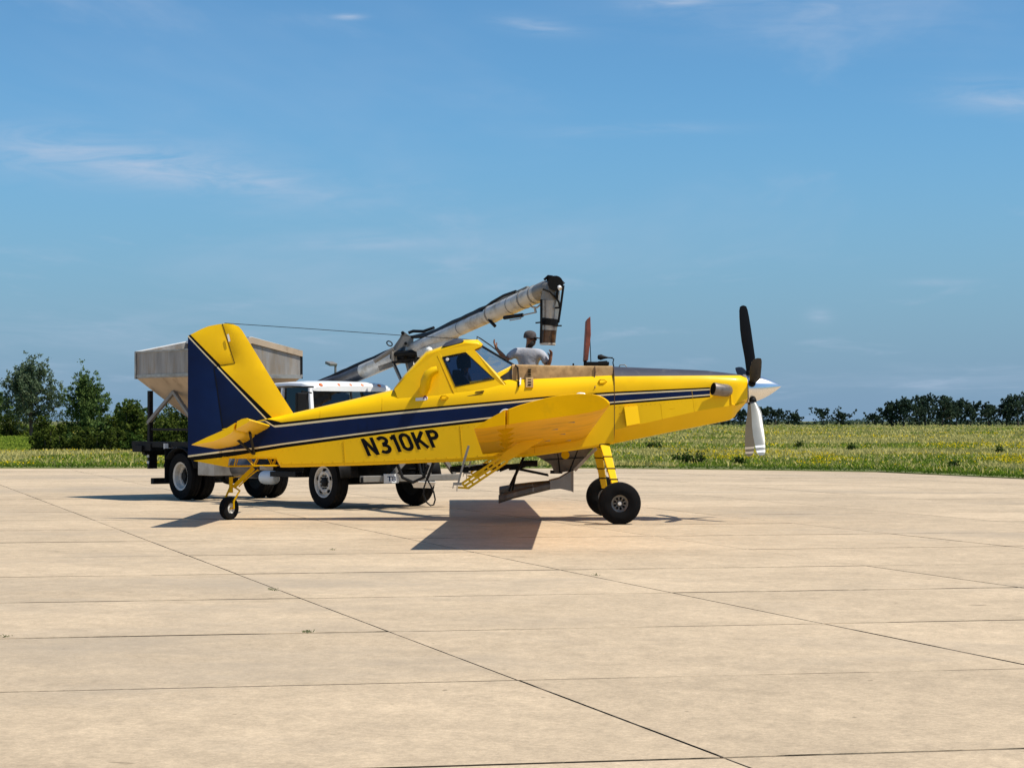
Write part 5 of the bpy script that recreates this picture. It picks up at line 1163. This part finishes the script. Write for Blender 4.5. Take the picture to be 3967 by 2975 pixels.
# ------------------------------------------------------------------ lamp post beyond the apron
dl_ = 100.0; lp_ = W(1286, 1630, dl_)
LPo = thing('lamp_post', 'grey shoebox lamp on a pole far behind the auger', 'lamp post', (lp_.x+.18, dl_, 0))
B().cyl((lp_.x+.18, dl_, 0), (lp_.x+.18, dl_, W(0, 1415, dl_).z), .075, .06, n=10).build('pole', M['alu'], LPo, smooth=40)
hc_ = W(1283, 1409, dl_); lb = B(); lb.box(hc_, (.46, .50, .15), (Vector((.8, .6, .0)), Vector((-.58, .77, .26)), Vector((.15, -.2, .96)))); lb.build('lamp_head', M['alu'], LPo, bevel=.03)
B().bar(hc_+Vector((.05, 0, 0)), (lp_.x+.18, dl_, W(0, 1418, dl_).z), .08, .08).build('arm', M['alu'], LPo)

# ------------------------------------------------------------------ vegetation
NPR = np.random.default_rng(11)
L_ = {'tree': leafmat('tree_leaves', (.038, .080, .022), (.17, .23, .065), scale=1.4), 'silver': leafmat('silvery_leaves', (.05, .088, .042), (.20, .245, .14), scale=1.4), 'bush': leafmat('bush_leaves', (.018, .038, .008), (.135, .165, .030), scale=.8),
      'far': leafmat('far_leaves_hazed', (.026, .048, .036), (.075, .108, .062), trans=.2, scale=.15, scale2=.9), 'weed': leafmat('weed_leaves', (.035, .07, .012), (.09, .14, .03)),  # far trees: distance haze mixed into the leaf colour as a bluish lift
      'green': leafmat('green_grass', (.11, .19, .018), (.30, .35, .05), scale=.10, scale2=2.5), 'dry': leafmat('dry_grass', (.40, .36, .10), (.66, .57, .22), scale=.15, scale2=3), 'flower': leafmat('yellow_flowers', (.62, .44, .01), (.80, .62, .02), scale=.3, scale2=3),
      'mown': leafmat('mown_grass', (.06, .115, .012), (.12, .18, .022), scale=.3, scale2=4)}
bark = mat('bark', (.085, .065, .048), .95, var=.3, vscale=6)
def quads(name, P, S, m, parent=None, kind=None, flat=0.35):
    n = len(P); a = NPR.normal(size=(n, 3)); a /= np.linalg.norm(a, axis=1)[:, None]; b = NPR.normal(size=(n, 3)); b[:, 2] *= flat
    b -= a*(a*b).sum(1)[:, None]; b /= np.linalg.norm(b, axis=1)[:, None]
    S = np.asarray(S).reshape(-1, 1)*np.ones((n, 1)); u = a*S; v = b*S*.55
    V = np.stack([P-u, P+v*.9-u*.1, P+u, P-v*.9-u*.1], 1).reshape(-1, 3)
    me = bpy.data.meshes.new(name); me.vertices.add(4*n); me.vertices.foreach_set('co', V.astype(np.float32).ravel())
    me.loops.add(4*n); me.loops.foreach_set('vertex_index', np.arange(4*n, dtype=np.int32)); me.polygons.add(n); me.polygons.foreach_set('loop_start', np.arange(0, 4*n, 4, dtype=np.int32)); me.polygons.foreach_set('loop_total', np.full(n, 4, dtype=np.int32))
    me.materials.append(m); me.update(calc_edges=True); me.validate(); o = bpy.data.objects.new(name, me); link(o, parent)
    if kind: o['kind'] = kind
    return o
def limbs(h, rad, nb, spread, rng):
    b = B(); top = Vector((rng.uniform(-.1, .1)*h, rng.uniform(-.1, .1)*h, h*.86)); trunk = [Vector((0, 0, -.1)), Vector((top.x*.2, top.y*.2, h*.3)), Vector((top.x*.6, top.y*.6, h*.6)), top]
    b.tube(trunk, [rad, rad*.8, rad*.5, rad*.12], 8); tips = [(top, .07)]+[(trunk[min(2, int(t*3))].lerp(trunk[min(2, int(t*3))+1], t*3-min(2, int(t*3))), k_) for t, k_ in ((.45, .13), (.6, .12), (.72, .10), (.82, .09), (.92, .08))]
    for i in range(nb):
        t = .18+.75*(i+.5)/nb; k = t*3; j = min(2, int(k)); p0 = trunk[j].lerp(trunk[j+1], k-j); an = i*2.4+rng.uniform(-.5, .5); L = spread*h*(1.08-t)*rng.uniform(.65, 1.2)
        p2 = p0+Vector((math.cos(an)*L, math.sin(an)*L, L*rng.uniform(.35, .95))); p1 = p0.lerp(p2, .5)+Vector((0, 0, -.06*L)); b.tube([p0, p1, p2], [rad*.45*(1.1-t), rad*.28*(1.1-t), rad*.08], 6)
        tips += [(p2, .065), (p1.lerp(p2, .66), .085), (p1.lerp(p2, .33), .10), (p1, .09), (p0.lerp(p1, .6), .08)]
    return b, tips
def make_tree(name, label, cat, loc, h, w, leaf, nleaf, size, seed, group=None, nb=18, spike=1.0, skirt=False):
    rng = random.Random(seed); t = thing(name, label, cat, loc, group=group, world_coords=False)
    b, tips = limbs(h, h*.028, nb, w/h*.75, rng); b.build('trunk', bark, t, smooth=50)
    if skirt: tips += [(Vector((math.cos(q_)*w*.3, math.sin(q_)*w*.3, h*z_)), .15) for q_ in (0, 1.6, 3.1, 4.7) for z_ in (.12, .28)]
    pts = []
    per = nleaf//len(tips)
    for p, k in tips:
        sg = np.array([h*k*.62, h*k*.62, h*k*(.75*spike)])*rng.uniform(.6, 1.35); sub = max(4, per//16)
        cs = NPR.normal(size=(sub, 3))*sg+np.array(p); q = cs[NPR.integers(0, sub, per)]+NPR.normal(size=(per, 3))*h*.016; pts.append(q)
    P = np.concatenate(pts); P = P[P[:, 2] > .05*h]
    quads('crown', P, size*NPR.uniform(.6, 1.25, len(P)), leaf, t); return t
def make_bush(name, label, cat, loc, h, w, leaf, nleaf, size, seed, group=None, depth=None):
    rng = random.Random(seed); t = thing(name, label, cat, loc, group=group, world_coords=False); depth = depth or w*.6
    sb = B(); cs = []
    for i in range(int(9+w*3)):
        a = Vector((rng.uniform(-.5, .5)*w, rng.uniform(-.5, .5)*depth, 0)); z = h*rng.uniform(.35, 1.0)*(1-.45*(2*abs(a.x)/w)**2); tp = Vector((a.x*1.05, a.y, z)); sb.tube([Vector((a.x*.5, a.y*.5, -.05)), a.lerp(tp, .5)*.9, tp], [.03, .02, .008], 5)
        for f in (1.0, .72, .45, .22): cs.append((a.x*(.6+.45*f), a.y*(.6+.4*f), z*f))
    sb.build('stems', bark, t)
    cs = np.array(cs); q = cs[NPR.integers(0, len(cs), nleaf)]; sub = NPR.normal(size=(len(cs)*7, 3))*np.array([w*.065+.05, depth*.08, h*.075]); idx = NPR.integers(0, len(cs)*7, nleaf)
    P = cs[idx % len(cs)]+sub[idx]+NPR.normal(size=(nleaf, 3))*min(w, h)*.03; P = P[P[:, 2] > .02]
    quads('foliage', P, size*NPR.uniform(.6, 1.3, len(P)), leaf, t); return t
def ground_at(px, d): return ((px-CX)*d/F, d, 0.0)
def hgt(top, d): return CH+(HY-top)*d/F
make_tree('poplar_tree', 'tall pointed tree with loose silvery foliage at far left', 'tree', ground_at(122, 195), hgt(1392, 195), 5.6, L_['silver'], 15000, .145, 3, nb=26, spike=1.5)
make_tree('leafy_tree', 'dense green tree with several upright spires beside the silvery tree', 'tree', ground_at(338, 122), hgt(1448, 122), 2.7, L_['tree'], 14000, .09, 8, nb=24, spike=1.9)
make_tree('edge_tree', 'dark tree cut by the left edge of the picture', 'tree', ground_at(-18, 240), hgt(1505, 240), 4.2, L_['tree'], 5000, .22, 5, nb=16)
make_tree('round_tree', 'small round-topped tree rising between the leafy tree and the hopper', 'tree', ground_at(505, 125), hgt(1552, 125), 3.2, L_['tree'], 5500, .12, 12, nb=16)
blist = [(70, 200, 2.6, 5.2), (200, 150, 2.3, 2.8), (300, 110, 1.2, 2.2), (420, 112, 1.9, 2.4), (505, 112, 2.5, 2.4), (590, 114, 2.2, 2.6), (680, 116, 3.0, 3.0), (760, 118, 3.2, 3.6), (860, 118, 3.0, 3.6), (960, 118, 3.0, 3.6), (1070, 120, 2.6, 3.4)]
bl_lab = ['broad dark bush under the silvery tree', 'leafy bush between the silvery tree and the leafy tree', 'bush at the foot of the leafy tree', 'bush just right of the leafy tree', 'bush in front of the small round-topped tree', 'tall bush just left of the hopper frame', 'tall bush seen through the hopper frame', 'bush behind the airplane rudder', 'bush hidden behind the truck bed', 'bush behind the truck bed near the cab', 'low bush behind the truck cab']
for (px, d, h, w), lb_ in zip(blist, bl_lab):
    make_bush('bush', lb_, 'bush', ground_at(px, d), h, w, L_['bush'] if int(px) % 3 else L_['tree'], 5200, .11, int(px)+3, 'bushes along the left field edge')
for i, (px, d, h, w) in enumerate([(190, 103, 1.2, 1.8), (285, 101, 1.45, 2.2), (375, 100, 1.5, 2.2), (460, 101, 1.25, 2.0), (540, 98, .95, 1.6)]):
    make_bush('low_shrub', ['lowest dark shrub at the left end of the front shrub row', 'second shrub from the left in the front shrub row', 'rounded shrub in the middle of the front shrub row', 'fourth shrub from the left in the front shrub row', 'small shrub at the right end of the front row by the tail lamps'][i], 'shrub', ground_at(px, d), h, w, L_['weed'] if i > 3 else L_['bush'], 3800, .085, 40+i, 'front shrub row')
for i, (px, d, h, w, lb_) in enumerate([(2690, 72.5, .62, .75, 'dark leafy shrub at the concrete edge right of the main wheels'), (2632, 76, .42, .42, 'thin green weed just left of the leafy edge shrub'), (2865, 71, .36, .34, 'small weed below the propeller blade tips'), (3300, 100, .5, .5, 'lone dark weed in the middle of the yellow field'), (3700, 66, .30, .3, 'small weed near the right end of the concrete edge'), (3870, 92, .5, .5, 'dark weed in the field near the right picture edge'), (2540, 110, .7, .8, 'weed clump below the engine cowl'), (3090, 115, .5, .5, 'weed clump right of the propeller in the field')]):
    make_bush('weed_shrub', lb_, 'shrub', ground_at(px, d), h, w, L_['weed'], 900, .05, 70+i)
# far hedgerow trees on the right
far = [(3455, 1552, 70), (3500, 1535, 90), (3585, 1524, 120), (3650, 1528, 90), (3705, 1545, 90), (3760, 1565, 100), (3830, 1560, 80), (3900, 1548, 70), (3945, 1522, 110), (4010, 1525, 120), (4120, 1540, 120), (3560, 1575, 110), (3680, 1580, 110)]
for i, (px, ty, wp_) in enumerate(far):
    d = 600+R.uniform(-30, 30); make_tree('hedgerow_tree', 'dark green tree in the tall clump on the right horizon', 'tree', ground_at(px, d), hgt(ty, d), wp_*d/F*1.25, L_['far'], 5200, .33, 100+i, 'trees of the right horizon clump', nb=14, skirt=True)
far2 = [(2800, 1590, 60), (2870, 1586, 70), (2955, 1578, 75), (3005, 1582, 80), (3075, 1600, 60), (3190, 1584, 85), (3265, 1598, 60), (3390, 1604, 70), (2700, 1598, 70), (2600, 1600, 80)]
for i, (px, ty, wp_) in enumerate(far2):
    d = 700+R.uniform(-30, 30); make_tree('far_tree', 'small dark tree on the horizon between propeller and right clump', 'tree', ground_at(px, d), hgt(ty, d), wp_*d/F*1.3, L_['far'], 3200, .36, 200+i, 'small trees along the far horizon', nb=10, skirt=True)
# continuous far woods
n = 40000; xw_ = NPR.uniform(-330, 420, n); hh_ = 2.0+.7*np.sin(xw_*.05)+.6*np.sin(xw_*.13+1)+.5*np.sin(xw_*.31); hh_ = np.where(xw_ < -60, hh_+2.6, hh_)
Pw = np.stack([xw_, 760+NPR.uniform(0, 30, n), NPR.uniform(0, 1, n)**.7*hh_], 1)
fw = quads('distant_woods', Pw, .40*NPR.uniform(.6, 1.3, n), L_['far'], kind='stuff'); fw['label'] = 'low dark line of distant woods along the horizon'; fw['category'] = 'woods'

# meadow: blades sampled evenly over the view
def vnoise(x, y, seed):
    g = np.random.default_rng(seed).random((64, 64)); xi = np.floor(x).astype(int); yi = np.floor(y).astype(int); fx_ = x-xi; fy_ = y-yi; fx_ = fx_*fx_*(3-2*fx_); fy_ = fy_*fy_*(3-2*fy_)
    G = lambda i, j: g[i % 64, j % 64]
    return (G(xi, yi)*(1-fx_)+G(xi+1, yi)*fx_)*(1-fy_)+(G(xi, yi+1)*(1-fx_)+G(xi+1, yi+1)*fx_)*fy_
def fbm(x, y, s): return .55*vnoise(x, y, s)+.3*vnoise(2.1*x+3, 2.1*y+7, s+1)+.15*vnoise(4.3*x, 4.3*y, s+2)
N = 450000
yp = NPR.uniform(0, 1, N); yrow = 1640+yp**.9*(1868-1640); d_ = 12480/(yrow-1630); px_ = NPR.uniform(-1300, 5300, N); x_ = (px_-CX)*d_/F
e_ = np.interp(x_, [a for a, b in EDGE[:-1]], [b for a, b in EDGE[:-1]]); ok = (d_ > e_+.05); x_, d_, e_ = x_[ok], d_[ok], e_[ok]
d_ = d_*NPR.uniform(.985, 1.02, len(d_)); ok = d_ > e_+.05; x_, d_, e_ = x_[ok], d_[ok], e_[ok]
t_ = d_-e_
n1_ = fbm(x_/9+50, d_/16+20, 1); n2_ = fbm(x_/11+9, d_/20+33, 5); n3_ = fbm(x_/3+19, d_/5+3, 9)
mown = t_ < 1.2+1.2*n3_+np.where(x_ > 6, 1.8, 0); left_green = (x_/d_ < -.236) & (d_ > 97+6*n3_)
flower = (~mown) & ((n2_ > .60) & (NPR.random(len(x_)) < .34) | (NPR.random(len(x_)) < .018)) & ~left_green
dry = (~mown) & (~flower) & ((n1_ > .50) | (NPR.random(len(x_)) < .12)) & ~left_green
green = (~mown) & (~flower) & (~dry)
def blades(name, sel, h0, h1, wid, m, label, lean=.45):
    x, d = x_[sel], d_[sel]; n = len(x); h = NPR.uniform(h0, h1, n)*(.75+.5*n3_[sel])*np.clip(d/90, .8, 2.2)**.5; w = wid*d/60*NPR.uniform(.6, 1.4, n); a = NPR.uniform(0, 6.283, n); lx = NPR.normal(0, lean, n)*h; ly = NPR.normal(0, lean, n)*h
    b = np.stack([x, d, np.full(n, .02)], 1); dx = np.stack([np.cos(a)*w, np.sin(a)*w*.6, np.zeros(n)], 1); tp = b+np.stack([lx, ly, h], 1); md = b*.5+tp*.5
    V = np.stack([b-dx*.7, b+dx*.7, md+dx, tp, md-dx], 1).reshape(-1, 3)
    me = bpy.data.meshes.new(name); me.vertices.add(5*n); me.vertices.foreach_set('co', V.astype(np.float32).ravel()); me.loops.add(5*n); me.loops.foreach_set('vertex_index', np.arange(5*n, dtype=np.int32)); me.polygons.add(n); me.polygons.foreach_set('loop_start', np.arange(0, 5*n, 5, dtype=np.int32)); me.polygons.foreach_set('loop_total', np.full(n, 5, dtype=np.int32)); me.materials.append(m); me.update(calc_edges=True)
    o = bpy.data.objects.new(name, me); COL.objects.link(o); o['kind'] = 'stuff'; o['label'] = label; o['category'] = 'grass'; return o
blades('mown_grass', mown, .04, .09, .030, L_['mown'], 'short mown green strip along the concrete edge')
blades('dry_grass', dry, .10, .27, .020, L_['dry'], 'pale dry grass across the field')
blades('green_grass', green, .06, .17, .026, L_['green'], 'green grass across the field')
blades('flower_stems', flower, .08, .19, .024, L_['green'], 'green stems under the yellow wildflowers')
xf, df, nf_ = x_[flower], d_[flower], n3_[flower]; rp = 1; Pf = np.stack([xf, df, .10+.12*NPR.random(len(xf))*np.clip(df/90, .8, 2)], 1); keep = NPR.random(len(xf)) < .7; Pf = Pf[keep]
fo = quads('yellow_wildflowers', Pf, .042*np.clip(Pf[:, 1]/65, 1, 3), L_['flower'], kind='stuff'); fo['label'] = 'yellow wildflowers scattered over the field'; fo['category'] = 'flowers'
# tufts of weed in the slab joints
tp = []
for px, py in ((1050, 2283), (1062, 2287), (1195, 2448), (1190, 2450), (1290, 2130), (2308, 2228), (18, 2468)):
    d = CH*F/(py-HY); x = (px-CX)*d/F
    for i in range(40): tp.append((x+R.gauss(0, .022), d+R.gauss(0, .02), abs(R.gauss(.006, .008))))
jw = quads('joint_weeds', np.array(tp), .007, L_['weed'], kind='stuff'); jw['label'] = 'tiny weed tufts growing in the concrete joints'; jw['category'] = 'weeds'
